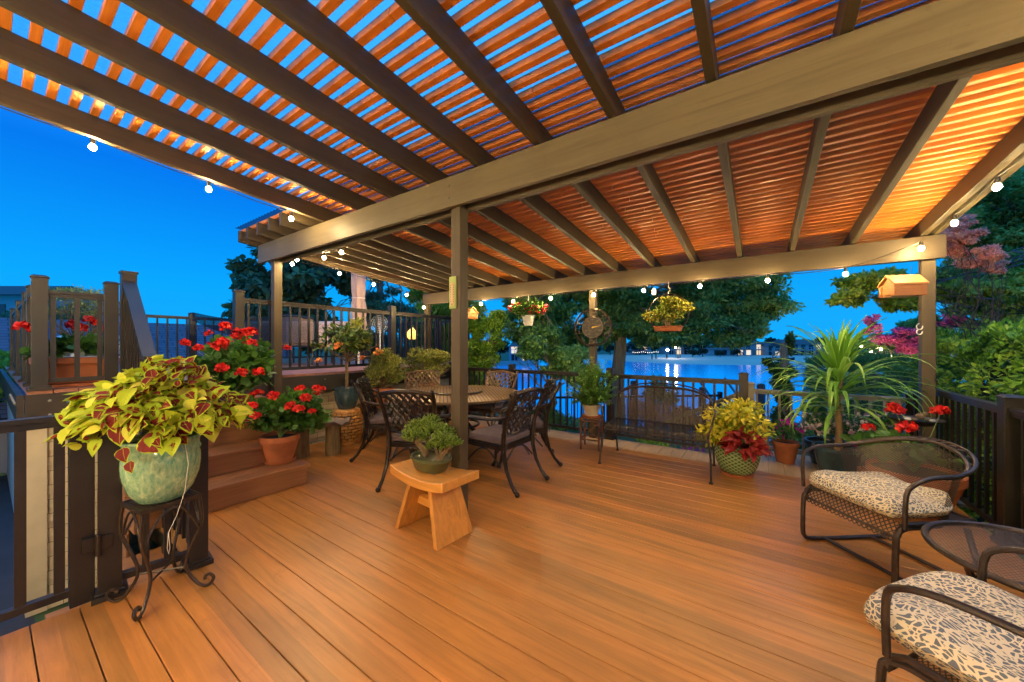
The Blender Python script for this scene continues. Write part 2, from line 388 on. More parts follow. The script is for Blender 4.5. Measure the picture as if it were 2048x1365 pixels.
sheetf(-5.50,1.45,1.803,5.84).build('roof_sheet',M['sheet2'],pg,world=True,smooth=True)
b=MB()
for z in(2.46,2.54): b.lathe([(.0,.0),(.014,.0),(.014,.008),(0,.008)],(0,0,0),10)
bo=MB()
for xx in(-1.93,-1.93): 
    for z in(2.455,2.545): bo.sphere((xx,1.972,z),.011,8,5,(1,.5,1))
bo.build('bolt_heads',M['railg'],pg,world=True)

# ================================================================ STRING LIGHTS
bulb_me=MB().sphere((0,0,0),.0195,12,8,(1,1,1.15)).mesh('bulb',M['bulb'],'all')
sock_me=MB().lathe([(0,.062),(.012,.06),(.014,.03),(.012,.02),(0,.02)],(0,0,0),10).mesh('socket',M['cord'],True)
def string(label,pts,lead=None,grp='festoon lights strung round the pergola'):
    t=thing('string_light',label,'string lights',pts[0],0,grp); p0=Vector(pts[0]); cp=[]
    full=[Vector(p)+Vector((0,0,.06)) for p in pts]
    if lead: full=[Vector(lead)]+full
    for i in range(len(full)-1):
        a,c=full[i],full[i+1]
        for s_ in range(6):
            u=s_/6; q=a.lerp(c,u); q.z-=.07*u*(1-u); cp.append(q-p0+Vector((0,0,.005)))
    cp.append(full[-1]-p0)
    MB().tube(cp,.004,5).build('cable',M['cord'],t)
    for p in pts:
        s_=put('socket',sock_me,t,Vector(p)-p0); put('bulb',bulb_me,s_)
    return t
string('bulbs along the outer rafter against the open sky at upper left',[(-3.76,-.85,2.80),(-3.76,-.2,2.745),(-3.76,.42,2.70),(-3.76,1.05,2.635),(-3.76,1.69,2.575)])
string('bulbs along the left side rafter above the upper deck rail',[(-5.16,2.33,2.43),(-5.16,2.99,2.41),(-5.16,3.57,2.33),(-5.16,4.23,2.23),(-5.2,4.66,2.05)],(-4.6,2.2,2.5))
string('pair of bulbs hanging behind the left end of the middle beam',[(-3.93,2.30,2.40),(-4.30,2.30,2.39),(-4.75,2.2,2.41)])
string('row of bulbs under the far beam facing the water',[(x*.982,4.81,2.047) for x in(-4.01,-3.33,-2.64,-1.95,-1.26,-.60,.07,.71)]+[(1.20,4.78,2.22)],(-4.6,4.92,2.2))
string('bulbs along the right side rafter by the dark trees',[(1.24,4.24,2.29),(1.24,3.63,2.35),(1.24,3.0,2.40),(1.24,2.35,2.46),(1.24,1.6,2.52),(1.24,.9,2.58),(1.24,.2,2.64),(1.24,-.5,2.68),(1.24,-1.2,2.72)])
string('added fill bulbs along the house side of the pergola behind the viewer',[(x,-1.30,2.62) for x in(.9,.2,-.5,-1.2,-1.9,-2.6,-3.3)])  # extra row added out of view to light the scene from the front
# house wall behind the deck
t=thing('house_wall','pale clapboard house wall with added fill lanterns on the house side of the deck','house',(-1,-1.9,0))
b=MB(); z=-.9
while z<3.4: b.add([(-5,-1.9,z),(6,-1.9,z),(6,-1.92,z+.14),(-5,-1.92,z+.14)],[(0,3,2,1)]); b.add([(-5,-1.92,z),(6,-1.92,z),(6,-1.9,z),(-5,-1.9,z)],[(0,3,2,1)]); z+=.14
b.build('wall',M['trimw'],t,world=True)
b=MB(); b.bb((-1.1,-1.9,0),(.9,-1.86,2.1)); b.build('door',M['white'],t,world=True)
M['lamp']=emit('fill_lamp_glow',(1.0,.82,.52),230.0)  # wall lanterns below are added behind the camera as front fill light
for xx in(-3.2,-1.5,1.3):
    l1=MB().bb((xx-.06,-1.90,1.55),(xx+.06,-1.87,1.85)).build('lantern',M['rail'],t,world=True)
    MB().sphere((xx+1,.16,1.72),.10,14,9).build('fill_lamp_globe',M['lamp'],l1,smooth='all')
# ================================================================ RAILINGS
def railing(label,A,B,posts,z0=0.0,top=.95,ph=1.04,sp=.117,mat='rail',bot=.06,group=None,cat='railing',ps=.092,skirt=True,slope=0.0,bal=.026,zb0=None):
    """railing from A to B (x,y); posts: fractions along it; slope: rise in z from A to B"""
    A=Vector((*A,0)); B=Vector((*B,0)); Lg=(B-A).length; d=(B-A)/Lg; ang=math.atan2(d.y,d.x)
    t=thing('deck_railing',label,cat,(A.x,A.y,z0),ang,group); m=M[mat]
    b0=min(posts) if posts else 0
    for p in posts:
        zz=slope*p; b=MB().box((p*Lg,0,zz+ph/2),(ps,ps,ph)); b.box((p*Lg,0,zz+ph+.006),(ps+.012,ps+.012,.012)); 
        b.add([(p*Lg+i*(ps/2+.004)*(1-k*.35),j*(ps/2+.004)*(1-k*.35),zz+ph+.0125+k*.014) for k in(0,1) for j in(-1,1) for i in(-1,1)],[(4,5,7,6),(0,1,5,4),(2,6,7,3),(0,4,6,2),(1,3,7,5)])
        if skirt: b.box((p*Lg,0,zz+.014),(ps+.045,ps+.045,.028)); b.box((p*Lg,0,zz+.034),(ps+.02,ps+.02,.012))
        b.build('post',m,t,bevel=.002)
    up=(0,1,0)
    b=MB().bar((0,0,top-.012),(Lg,0,top-.012+slope),.062,.026,up=(0,0,1)); b.bar((0,0,top-.04),(Lg,0,top-.04+slope),.036,.034); b.build('top_rail',m,t,bevel=.002)
    MB().bar((0,0,bot+.02),(Lg,0,bot+.02+slope),.040,.038).build('bottom_rail',m,t,bevel=.002)
    me=MB().box((0,0,(top-.04+bot+.03)/2),(bal,bal*.8,top-bot-.07)).mesh('baluster',m)
    n=int(Lg/sp); off=(Lg-n*sp)/2+sp/2
    for i in range(n):
        x=off+i*sp
        if any(abs(x-p*Lg)<ps/2+bal*.6 for p in posts): continue
        put('baluster',me,t,(x,0,slope*x/Lg))
    return t
railing('long brown railing across the far side of the deck behind the bench',(-4.98,5.09),(-.16,5.09),[.02,.31,.665,1.0],top=.93,ph=.995)
railing('dark railing along the right side of the deck beside the hedge',(1.385,5.32),(1.385,-1.6),[.0,.208,.45,.72,1.0],top=.93,ph=.99)
railing('grey railing round the small pale landing beyond the gap',(-.10,5.62),(1.32,5.62),[.0],top=.78,ph=.84,mat='railg',bot=.03)
railing('grey stair handrail sloping down to the yard left of the landing',(-.16,5.66),(-1.6,6.6),[1.0],top=.76,ph=.80,mat='railg',slope=-.85,bot=.02)
railing('low dark railing at the corner of the pale landing by the hedge',(1.335,5.64),(1.335,5.42),[0.0],top=.78,ph=.82,bot=.03,sp=.1)
# gate and gate posts at lower left
railing('dark metal gate with hinge at the left edge of the deck',(-2.945,.290),(-2.965,-.80),[.0],top=.99,ph=1.045,bot=.05,sp=.118,skirt=False,cat='gate',bal=.036,ps=.085)
t=railing('short dark railing between gate and stair foot behind the plant stand',(-2.90,.385),(-2.86,.745),[.0,1.0],top=.96,ph=1.03,bot=.06,sp=.09,skirt=True,bal=.03,ps=.088)
b=MB(); b.tube([(-2.845,.337,.25),(-2.845,.337,.36)],.013,10); b.box((-2.852,.36,.31),(.012,.06,.07)); b.box((-2.885,.31,.31),(.04,.05,.07)); tag(b.build('gate_hinge',M['rail'],bevel=.002),'black gate hinge between the two dark posts at lower left','hinge')
railing('dark stair railing going down from the deck at lower left',(-2.93,.79),(-3.62,.79),[1.0],top=.93,ph=.98,slope=-.30,sp=.1)
# upper deck railings
railing('brown upper deck railing along the edge above the shingle wall',(-5.05,1.69),(-5.05,5.98),[.0,.5,1.0],z0=UZ,top=.94,ph=1.01,group='railings of the upper deck')
railing('tall narrow upper deck railing panel behind the terracotta trough',(-5.09,.27),(-5.07,.68),[.0,1.0],z0=UZ,top=.86,ph=.96,sp=.135,group='railings of the upper deck',bal=.032)
railing('upper deck railing running back from the corner at far left',(-5.09,.27),(-9.5,.27),[.14,.30,.6,1.0],z0=UZ,top=.86,ph=.93,sp=.07,group='railings of the upper deck',bal=.04)
railing('far upper deck railing in front of the blue shingled roof',(-9.9,.3),(-9.9,3.6),[.25,.66],z0=UZ,top=.98,ph=1.04,group='railings of the upper deck',sp=.15)
railing('far upper deck railing running behind the patio sofa',(-9.9,3.6),(-9.0,6.0),[.0,1.0],z0=UZ,top=.98,ph=1.04,group='railings of the upper deck',sp=.15)
railing('upper deck end railing beside the juniper',(-5.05,5.98),(-8.5,6.0),[.33,.66],z0=UZ,top=.94,ph=1.0,group='railings of the upper deck')
# stair railing beside the steps: solid looking sloping rail
t=thing('stair_railing','steep dark brown stair railing with a wide blue-lit handrail down to the coleus','railing',(-4.75,.72,UZ))
b=MB(); b.box((-4.72,.74,1.44),(.095,.095,1.10)); b.box((-4.72,.74,2.0),(.11,.11,.02)); b.build('post',M['rail'],t,world=True)
b=MB(); b.box((-3.80,.72,.79),(.095,.095,.92)); b.box((-3.80,.72,1.255),(.11,.11,.02)); b.build('post',M['rail'],t,world=True)
MB().bar((-4.70,.74,1.93),(-3.84,.72,1.22),.085,.03).build('handrail',M['rail'],t,world=True)
MB().bar((-4.70,.74,1.08),(-3.84,.72,.40),.04,.04).build('bottom_rail',M['rail'],t,world=True)
for i in range(10):
    u=(i+.6)/10.2; x=-4.70+.86*u; za=1.08-.68*u; zt=1.91-.71*u
    MB().box((x,.73,(za+zt)/2),(.035,.035,zt-za)).build('baluster',M['rail'],t,world=True)
# ================================================================ STAIRS
st=thing('deck_stairs','red-brown timber steps climbing from the deck to the upper deck','stairs',(-4.2,1.2,0))
fr=[-3.65,-3.95,-4.26,-4.60]
for i,x in enumerate(fr):
    z=.192*(i+1); xb=fr[i+1] if i<3 else -5.02
    MB().bb((x-.018,.60,z-.192+.002),(x,1.78,z-.03)).build('riser',M['step'],st,world=True,bevel=.002)
    b=MB(); w2=(x+.022-xb)/2
    for k_ in(0,1): b.bb((xb+k_*w2+.003,.585,z-.028),(xb+(k_+1)*w2,1.80,z))
    b.build('tread',M['step'],st,world=True,bevel=.003)
    MB().bb((xb,1.765,0.003),(x-.02,1.78,z-.03)).build('side_panel',M['step'],st,world=True)
    MB().bb((xb,.60,0.003),(x-.02,.615,z-.03)).build('side_panel',M['step'],st,world=True)
st2=thing('yard_stairs','lower timber steps going down beside the gate','stairs',(-3.4,.4,-.9))
for i in range(4):
    z=-.19*(i+1)+.0; y1=.80-.28*i
    MB().bb((-3.78,y1-.30,z-.028),(-2.95,y1,z)).build('tread',M['step'],st2,world=True,bevel=.003)
    MB().bb((-3.78,y1-.30,z-.19),(-2.95,y1-.28,z-.03)).build('riser',M['step'],st2,world=True)
MB().bb((-3.80,.60,-.95),(-2.93,.795,-.22)).build('side_panel',M['step'],st2,world=True)
MB().bb((-5.0,.585,-.95),(-3.80,.599,.0)).build('side_panel',M['step'],st2,world=True)
# ================================================================ FURNITURE
def arc(fn,n): return [fn(i/n) for i in range(n+1)]
# ---- dining table
tb=thing('dining_table','round cast aluminium dining table with woven top and turntable','table',(-3.33,3.55,0))
g=G('woven_cast_top'); br=g.n('ShaderNodeTexBrick'); br.offset=.5; br.inputs['Scale'].default_value=1; br.inputs['Brick Width'].default_value=.085; br.inputs['Row Height'].default_value=.042; br.inputs['Mortar Size'].default_value=.0075; br.inputs['Mortar Smooth'].default_value=.3
g.l(g.co((1,1,1),'Object',(0,0,.78)),br.inputs[0]); br.inputs['Color1'].default_value=(.46,.28,.10,1); br.inputs['Color2'].default_value=(.36,.21,.08,1); br.inputs['Mortar'].default_value=(.012,.009,.007,1)
g.set(br.outputs[0],.38,.4); g.bump(br.outputs['Fac'],-.8,.006); M['woven']=g.m
b=MB(); b.lathe([(0,.722),(.825,.722),(.85,.715)],(0,0,0),64); b.build('table_top',M['woven'],tb,smooth=True)
MB().lathe([(.85,.718),(.865,.712),(.865,.690),(.84,.684),(.82,.70)],(0,0,0),64).build('table_rim',M['castl'],tb,smooth=True)
ls=MB().lathe([(0,.748),(.335,.748)],(0,0,0),48).build('turntable',M['woven'],tb,smooth=True)
MB().lathe([(.335,.749),(.352,.745),(.352,.728),(.30,.724),(0,.724)],(0,0,0),48).build('turntable_rim',M['cast'],ls,smooth=True)
for i in range(4):
    a=R(45+90*i); pr=arc(lambda u:((.30+.18*u*u-.22*math.sin(u*3.14))*math.cos(a),(.30+.18*u*u-.22*math.sin(u*3.14))*math.sin(a),.69*(1-u)+.02),14)
    MB().tube(pr,[.03-.008*math.sin(3.14*i_/14) for i_ in range(15)],8).build('leg',M['cast'],tb,smooth=True)
b=MB(); 
for r_,z in((.30,.30),(.34,.66)): b.tube([(r_*math.cos(R(i*12)),r_*math.sin(R(i*12)),z) for i in range(30)],.014,6,True)
b.build('leg_ring',M['cast'],tb,smooth=True)
# ---- cast dining chairs (local: faces +Y)
def make_chair(name,label,loc,rz,mat,grp):
    t=thing(name,label,'chair',loc,rz,grp); m=M[mat]
    def back(u,v):    # u -1..1 across, v 0..1 up (z .53...90), curved
        z=.52+.37*v; wd=.235+.035*v; x=u*wd; y=-.235-.12*v*v-.02+.045*u*u*1.0-.0
        return Vector((x,y,z+.035*v*(1-u*u)))
    b=MB()
    b.tube([back(-1+2*i/12,1) for i in range(13)],.021,7,sx=.8); b.build('top_rail',m,t,smooth=True)
    MB().tube([back(-1+2*i/12,0) for i in range(13)],.013,7).build('lower_rail',m,t,smooth=True)
    for s in(-1,1):
        # stile and sabre rear leg in one casting
        pts=[(s*.27,-.385,.925),(s*.272,-.365,.88),(s*.262,-.30,.74),(s*.252,-.255,.60),(s*.245,-.235,.46),(s*.243,-.24,.34),(s*.247,-.275,.20),(s*.252,-.335,.09),(s*.256,-.385,.03)]
        b=MB(); b.tube(pts,[.013,.020,.019,.019,.024,.021,.018,.016,.018],8); b.sphere((s*.257,-.40,.022),.024,10,7); b.sphere((s*.27,-.39,.925),.021,8,6); b.build('rear_leg',m,t,smooth=True)
        pts=[(s*.245,.235,.43),(s*.25,.25,.34),(s*.25,.245,.20),(s*.256,.262,.08),(s*.26,.285,.025)]
        b=MB(); b.tube(pts,[.024,.020,.017,.015,.018],8); b.sphere((s*.26,.29,.022),.023,10,7); b.build('front_leg',m,t,smooth=True)
        pts=[(s*.262,-.29,.70),(s*.275,-.15,.665),(s*.285,.02,.655),(s*.285,.14,.65),(s*.275,.195,.60),(s*.262,.19,.53),(s*.25,.215,.45)]
        MB().tube(smooth_pts(pts,3),[.014+.006*math.sin(3.1416*i_/18) for i_ in range(19)],8,sx=1.2).build('arm',m,t,smooth=True)
        MB().tube(arc(lambda u:(s*.245,-.20+.40*u,.22+.15*math.sin(u*3.14)),10),.009,6).build('brace',m,t,smooth=True)
    MB().tube(arc(lambda u:(-.235+.47*u,-.235,.24+.14*math.sin(u*3.14)),10),.009,6).build('brace',m,t,smooth=True)
    # woven lattice back
    b=MB(); n=7
    for f in(1,-1):
        for k in range(-n,n+1):
            pts=[]
            for i in range(13):
                v=i/12; u=k*.27+f*(v-.5)*1.25
                if -1.0<=u<=1.0: p=back(u,v); p.y+=.004*f*(1 if (i//2+k)%2 else -1); pts.append(p)
            if len(pts)>1: b.tube(pts,.0135,4,sx=.42)
    b.build('lattice',m,t)
    b=MB(); b.box((0,0,.405),(.50,.47,.022))
    for s in(-1,1): b.box((s*.235,0,.395),(.03,.46,.045))
    b.box((0,.22,.395),(.46,.03,.045)); b.box((0,-.22,.395),(.46,.03,.045)); b.build('seat_frame',m,t,bevel=.004)
    b=MB(); b.box((0,.01,.455),(.475,.455,.065)); c=b.build('seat_cushion',M['cushion'],t,smooth=True,bevel=.022)
    MB().tube([(sx_*.235,sy*.225+.01,.43) for sx_,sy in((-1,-1),(1,-1),(1,1),(-1,1))],.004,5,True).build('piping',M['cushion'],c)
    b=MB()
    for s in(-1,1):
        b.tube([(s*.24,-.225,.45),(s*.255,-.25,.44),(s*.262,-.245,.36)],.004,4); b.tube([(s*.24,-.225,.45),(s*.235,-.27,.45),(s*.245,-.275,.38)],.004,4)
    b.build('cushion_ties',M['cushion'],c)
    return t
GC='cast chairs around the round dining table'
# positions from back centre + facing direction
def cpos(bx,by,fx,fy):
    L_=math.hypot(fx,fy); fx/=L_; fy/=L_; return (bx+fx*.36,by+fy*.36,0),math.atan2(fy,fx)-math.pi/2
ch={}
specs=[((-2.66,2.17,-.37,.93),'dark lattice back chair with its back to the viewer behind the juniper stool'),
((-1.80,2.92,-1,.03),'dark lattice back chair right of the post pushed out toward the bench'),
((-4.02,2.60,.72,.69),'lattice chair seen edge on between basket stool and table'),
((-2.02,3.80,-.78,-.62),'far right lattice chair seen edge on in front of the fern stand')]
for i,(q,lab) in enumerate(specs):
    lo,rz=cpos(*q)
    if i==0: c0=make_chair('dining_chair',lab,lo,rz,'cast',GC)
    else: copy_tree(c0,lo,rz,lab,GC)
lo,rz=cpos(-3.36,4.62,.03,-1); c1=make_chair('dining_chair','bronze lattice back chair facing the viewer across the table',lo,rz,'castl',GC)
lo,rz=cpos(-4.48,3.98,.9,-.5); c2=make_chair('dining_chair','pale silvery lattice back chair behind the table below the jade shrubs',lo,rz,'castl',GC)
# ---- saddle stool
M['pine']=wood('oiled_pine',(.70,.31,.06),'X',.4,.25,3.2,False,.5,.6); M['pinez']=wood('oiled_pine_upright',(.64,.27,.05),'Z',.42,.32,3.0,False,.5,.6)
t=thing('wooden_stool','orange oiled wood saddle stool with slab legs on the deck','stool',(-1.97,1.86,0),R(-5))
def saddle(top):
    b=MB(); n=16; L_=.30
    vs=[];fs=[]
    for i in range(n+1):
        x=-L_+2*L_*i/n; zz=.455-.038*(1-(x/L_)**2)
        vs+=[(x,-.17,zz),(x,.17,zz),(x,.17,zz-.062),(x,-.17,zz-.062)]
    for i in range(n):
        a=4*i
        for k in range(4): fs.append((a+k,a+(k+1)%4,a+4+(k+1)%4,a+4+k)[::-1])
    fs+=[(0,1,2,3),(4*n+3,4*n+2,4*n+1,4*n)]
    return b.add(vs,fs)
saddle(1).build('seat',M['pine'],t,bevel=.006,smooth=True)
for s in(-1,1):
    b=MB(); xb,xt=s*.225,s*.105
    for (x,z,w_) in((xb,0,.15),(xt,.385,.12)): pass
    b.add([(xx+k*.019,j*w_,z) for (xx,z,w_) in((xb,0,.165),(xt,.385,.125)) for j in(-1,1) for k in(-1,1)],[(0,1,3,2),(4,6,7,5),(0,4,5,1),(2,3,7,6),(0,2,6,4),(1,5,7,3)]); b.build('leg',M['pinez'],t,bevel=.004)
MB().box((0,0,.19),(.36,.055,.06)).build('stretcher',M['pine'],t,bevel=.003)
# ---- iron plant stand (under the coleus pot)
t=thing('plant_stand','dark wrought iron scroll plant stand under the big glazed pot','plant stand',(-2.665,.545,0),R(8))
h=.515; b=MB()
for i in range(12):
    q=-.11+.02*i; b.bar((q,-.115,h),(q,.115,h),.011,.004); b.bar((-.115,q,h+.003),(.115,q,h+.003),.011,.004)
b.build('woven_top',M['iron'],t)
b=MB()
for s in(-1,1): b.bar((s*.12,-.125,h),(s*.12,.125,h),.012,.02); b.bar((-.125,s*.12,h),(.125,s*.12,h),.012,.02)
b.build('top_frame',M['iron'],t)
for sx_ in(-1,1):
    for sy in(-1,1):
        dx,dy=sx_*.7071,sy*.7071
        def LP(r_,z): return (sx_*.115+dx*r_,sy*.115+dy*r_,z)
        pts=[LP(0,h),LP(.012,.42),LP(.005,.34),LP(-.035,.24),LP(-.06,.16),LP(-.05,.10),LP(-.01,.035),LP(.025,.010),LP(.052,.018),LP(.066,.048),LP(.048,.070),LP(.028,.060),LP(.026,.044)]
        # smooth the polyline
        sm_=[]
        for i in range(len(pts)-1):
            p0,p1,p2,p3=[Vector(pts[max(0,min(len(pts)-1,j))]) for j in(i-1,i,i+1,i+2)]
            for k in range(4):
                u=k/4; sm_.append(.5*((2*p1)+(-p0+p2)*u+(2*p0-5*p1+4*p2-p3)*u*u+(-p0+3*p1-3*p2+p3)*u**3))
        sm_.append(Vector(pts[-1])); MB().tube(sm_,.0085,6).build('leg',M['iron'],t,smooth=True)
for s in(-1,1):
    MB().tube(arc(lambda u:(s*.12,-.11+.22*u,h-.02-.15*(2*u-1)**2-.0),12),.006,5).build('arch',M['iron'],t)
    MB().tube(arc(lambda u:(-.11+.22*u,s*.12,h-.02-.15*(2*u-1)**2),12),.006,5).build('arch',M['iron'],t)
b=MB()
for s in(-1,1): b.tube([(-.075,-.075*s,.13),(.075,.075*s,.13)],.006,5)
b.build('cross_brace',M['iron'],t)
# ---- barrel armchairs
MM=meshmat('expanded_metal_mesh',(.075,.058,.047),.027,.18); M['mesh']=MM
g=G('scroll_fabric'); vo=g.n('ShaderNodeTexVoronoi',feature='DISTANCE_TO_EDGE'); vo.inputs['Scale'].default_value=58; vc=g.co((1,.8,1)); 
ns=g.n('ShaderNodeTexNoise'); ns.inputs['Scale'].default_value=9; g.l(vc,ns.inputs[0]); vm=g.n('ShaderNodeVectorMath',operation='ADD'); sc2=g.n('ShaderNodeVectorMath',operation='SCALE'); sc2.inputs[3].default_value=.09; g.l(ns.outputs[1],sc2.inputs[0]); g.l(vc,vm.inputs[0]); g.l(sc2.outputs[0],vm.inputs[1]); g.l(vm.outputs[0],vo.inputs[0])
v2=g.n('ShaderNodeTexVoronoi'); v2.inputs['Scale'].default_value=105; g.l(vm.outputs[0],v2.inputs[0])
f1=g.math('LESS_THAN',vo.outputs[0],.13); f2=g.math('LESS_THAN',v2.outputs[0],.25); ff=g.math('MAXIMUM',f1,f2)
g.set(g.mix(ff,(.13,.14,.15),(.72,.60,.38)),.9); g.bump(g.noise(g.co((1,1,1)),400,2),.2,.002); M['scroll']=g.m
def make_armchair(label,loc,rz,grp):
    t=thing('armchair',label,'armchair',loc,rz,grp); m=M['iron']
    z_arm=.64
    def rim(a,e=0,z=0): # a 0..pi : from right arm front round the back to left
        x=(.315+e)*math.cos(a); y=-.05-(.30+e*1.2)*math.sin(a); zz=.635+.10*math.sin(a)**2+z; return (x,y,zz)
    inner=[(.315,.20,.60),(.318,.10,.632)]+[rim(math.pi*i/20) for i in range(21)]+[(-.318,.10,.632),(-.315,.20,.60)]
    full=[(.30,.235,.36),(.305,.235,.54)]+inner+[(-.305,.235,.54),(-.30,.235,.36)]
    MB().tube(smooth_pts(full,3),.0115,8).build('arm_hoop',m,t,smooth=True)
    outer=[rim(math.pi*(.06+.88*i/20),.055*math.sin(math.pi*i/20),.004) for i in range(21)]
    oh=MB().tube(outer,.0105,8).build('outer_hoop',m,t,smooth=True)
    b=MB()
    for i in range(7):
        a=math.pi*(.36+.28*i/6); p=rim(a,.028,.006); b.box(p,(.04,.03,.006),rz=a); 
    for a in(.22,.3,.7,.78):
        p=rim(math.pi*a,0,0); q=rim(math.pi*a,.05*math.sin(math.pi*a),0); b.tube([p,q],.006,5)
    b.build('leaf_ornament',m,t)
    L_=1.35
    def bk(u,v):
        a=math.pi*(1-u); p=Vector(rim(a,-.012,-.02)); q=Vector((.25*math.cos(a),-.05-.20*math.sin(a),.37)); return q.lerp(p,v)
    MB().sheet(bk,40,6,lambda u,v:(u*L_,v*.30)).build('mesh_back',M['mesh'],t)
    MB().tube([bk(i/20,0) for i in range(21)],.009,6).build('lower_hoop',m,t,smooth=True)
    MB().sheet(lambda u,v:(-.27+.54*u,-.22+.47*v if v<.9 else .205+.05*math.sin((v-.9)*15.7),.372 if v<.9 else .372-.10*(v-.9)/.1),2,20,lambda u,v:(u*.54,v*.52)).build('mesh_seat',M['mesh'],t)
    b=MB()
    for s in(-1,1):
        b.tube([(s*.27,-.24,.37),(s*.275,.0,.37),(s*.275,.20,.372),(s*.275,.235,.35),(s*.275,.245,.31)],.012,7)
    b.tube([(-.275,.245,.30),(.275,.245,.30)],.008,6); b.tube([(-.27,-.24,.37),(.27,-.24,.37)],.010,6); b.build('seat_frame',m,t,smooth=True)
    for s in(-1,1):
        MB().tube(smooth_pts([(s*.25,-.05,.34),(s*.265,.10,.345),(s*.27,.20,.345),(s*.272,.245,.325),(s*.275,.26,.28),(s*.275,.265,.08),(s*.272,.255,.03),(s*.268,.21,.012),(s*.255,.0,.010),(s*.24,-.30,.012)]),.0125,7,sx=1.3).build('spring_leg',m,t,smooth=True)
    b=MB(); b.bar((-.25,-.22,.016),(.25,-.22,.016),.03,.008); b.bar((-.27,.12,.016),(.27,.12,.016),.03,.008)
    for s in(-1,1): b.bar((s*.24,-.30,.012),(s*.24,-.34,.012),.045,.014)
    b.build('floor_bar',m,t)
    # cushion with rounded edge and dimples
    b=MB(); vs=[];fs=[];nu=28;nv=26
    def cu(u,v,top):
        x=(u-.5)*.57; y=(v-.5)*.54+.01; r_=.5
        e=min(u,1-u,v,1-v)*14; e=min(1,e); k=math.sqrt(max(0,1-(1-e)**2))
        z=.435+(1 if top else -1)*.044*k; z+= (0.014*math.sin(u*9)*math.cos(v*8)+.012*(1-((u-.5)**2+(v-.5)**2)*4)) if top else 0
        cr_=max(0,abs(u-.5)-.36)+max(0,.5-.36-v+.0) if v<.5 else 0
        if v<.5: x*=1-.32*(1-v*2)**2*abs(2*u-1)
        qc=(abs(2*u-1)*abs(2*v-1))**3; x*=1-.13*qc; y*=1-.13*qc
        return (x,y,z)
    for tp in(True,False):
        base=len(vs)
        for j in range(nv+1):
            for i in range(nu+1): vs.append(cu(i/nu,j/nv,tp))
        for j in range(nv):
            for i in range(nu):
                a=base+j*(nu+1)+i; f=(a,a+1,a+nu+2,a+nu+1); fs.append(f if tp else f[::-1])
    b.add(vs,fs); b.build('cushion',M['scroll'],t,smooth='all')
    return t
GA='mesh barrel armchairs with scroll cushions'
def face(fx,fy): return math.atan2(fy,fx)-math.pi/2
a0=make_armchair('barrel armchair beside the hedge railing, farther from the viewer',(.625,3.17,0),face(-.76,-.65),GA)
a1=copy_tree(a0,(.70,1.73,0),face(-.81,.59),'barrel armchair cut off by the bottom right corner, nearest the viewer',GA)
for c_ in a1.children:
    if c_.name.startswith('cushion'): c_.location.y+=.075
# ---- round mesh side table
t=thing('side_table','round dark mesh side table between the two barrel armchairs','side table',(1.0,2.46,0))
MB().sheet(lambda u,v:(.355*v*math.cos(6.2832*u),.355*v*math.sin(6.2832*u),.452),48,1).v
b=MB(); n=48; b.add([(0,0,.45)]+[(.355*math.cos(6.2832*i/n),.355*math.sin(6.2832*i/n),.45) for i in range(n)],[(0,i+1,(i+1)%n+1) for i in range(n)],[(0,0)]+[(.355*math.cos(6.2832*i/n),.355*math.sin(6.2832*i/n)) for i in range(n)]); b.build('mesh_top',M['mesh'],t)
MB().tube([(.36*math.cos(6.2832*i/n),.36*math.sin(6.2832*i/n),.452) for i in range(n)],.014,8,True).build('top_rim',M['iron'],t,smooth=True)
for i in range(4):
    a=R(28+90*i); MB().tube([(.33*math.cos(a),.33*math.sin(a),.44),(.27*math.cos(a),.27*math.sin(a),.25),(.30*math.cos(a),.30*math.sin(a),.02)],.013,7,sx=1.2).build('leg',M['iron'],t,smooth=True)
MB().tube([(.27*math.cos(6.2832*i/24),.27*math.sin(6.2832*i/24),.24) for i in range(24)],.007,6,True).build('leg_ring',M['iron'],t,smooth=True)
# ---- mesh bench
t=thing('garden_bench','dark wrought iron mesh bench with bowed back in front of the far railing','bench',(-.955,4.27,0),R(1.5))
BW=.52
M['mesh2']=meshmat('bench_metal_mesh',(.035,.027,.021),.024,.17)
def bb_(u,v):
    x=(u-.5)*2; h_=.44+v*(.40+.0*abs(x)); return (x*(BW-.01),.24+.10*v-.10*x*x*v*.6-.0,.43+v*(.41-.10*abs(x)**4))
MB().sheet(bb_,24,10,lambda u,v:(u*1.04,v*.42)).build('mesh_back',M['mesh2'],t)
MB().sheet(lambda u,v:((u-.5)*2*BW,-.25+.49*v,.44-.055*max(0,(.18-v)/.18)**2-.012*math.sin(v*3.14)),24,14,lambda u,v:(u*1.04,v*.5)).build('mesh_seat',M['mesh2'],t)
b=MB(); b.tube([(-BW,.26,.43)]+[(-BW-.0,.28,.55)]+[bb_(i/24,1) for i in range(25)]+[(BW,.28,.55),(BW,.26,.43)],.014,8); b.build('back_hoop',M['iron'],t,smooth=True)
MB().tube([Vector(bb_(i/24,1))+Vector((0,.035,.03*(1-(2*i/24-1)**2)+.01)) for i in range(25)],.009,7).build('outer_hoop',M['iron'],t,smooth=True)
b=MB(); 
for q in([(-BW,-.25,.385),(BW,-.25,.385)],[(-BW,.24,.43),(BW,.24,.43)],[(-BW,-.25,.385),(-BW,-.16,.435),(-BW,.24,.43)],[(BW,-.25,.385),(BW,-.16,.435),(BW,.24,.43)]): b.tube(q,.009,6)
b.build('seat_frame',M['iron'],t,smooth=True)
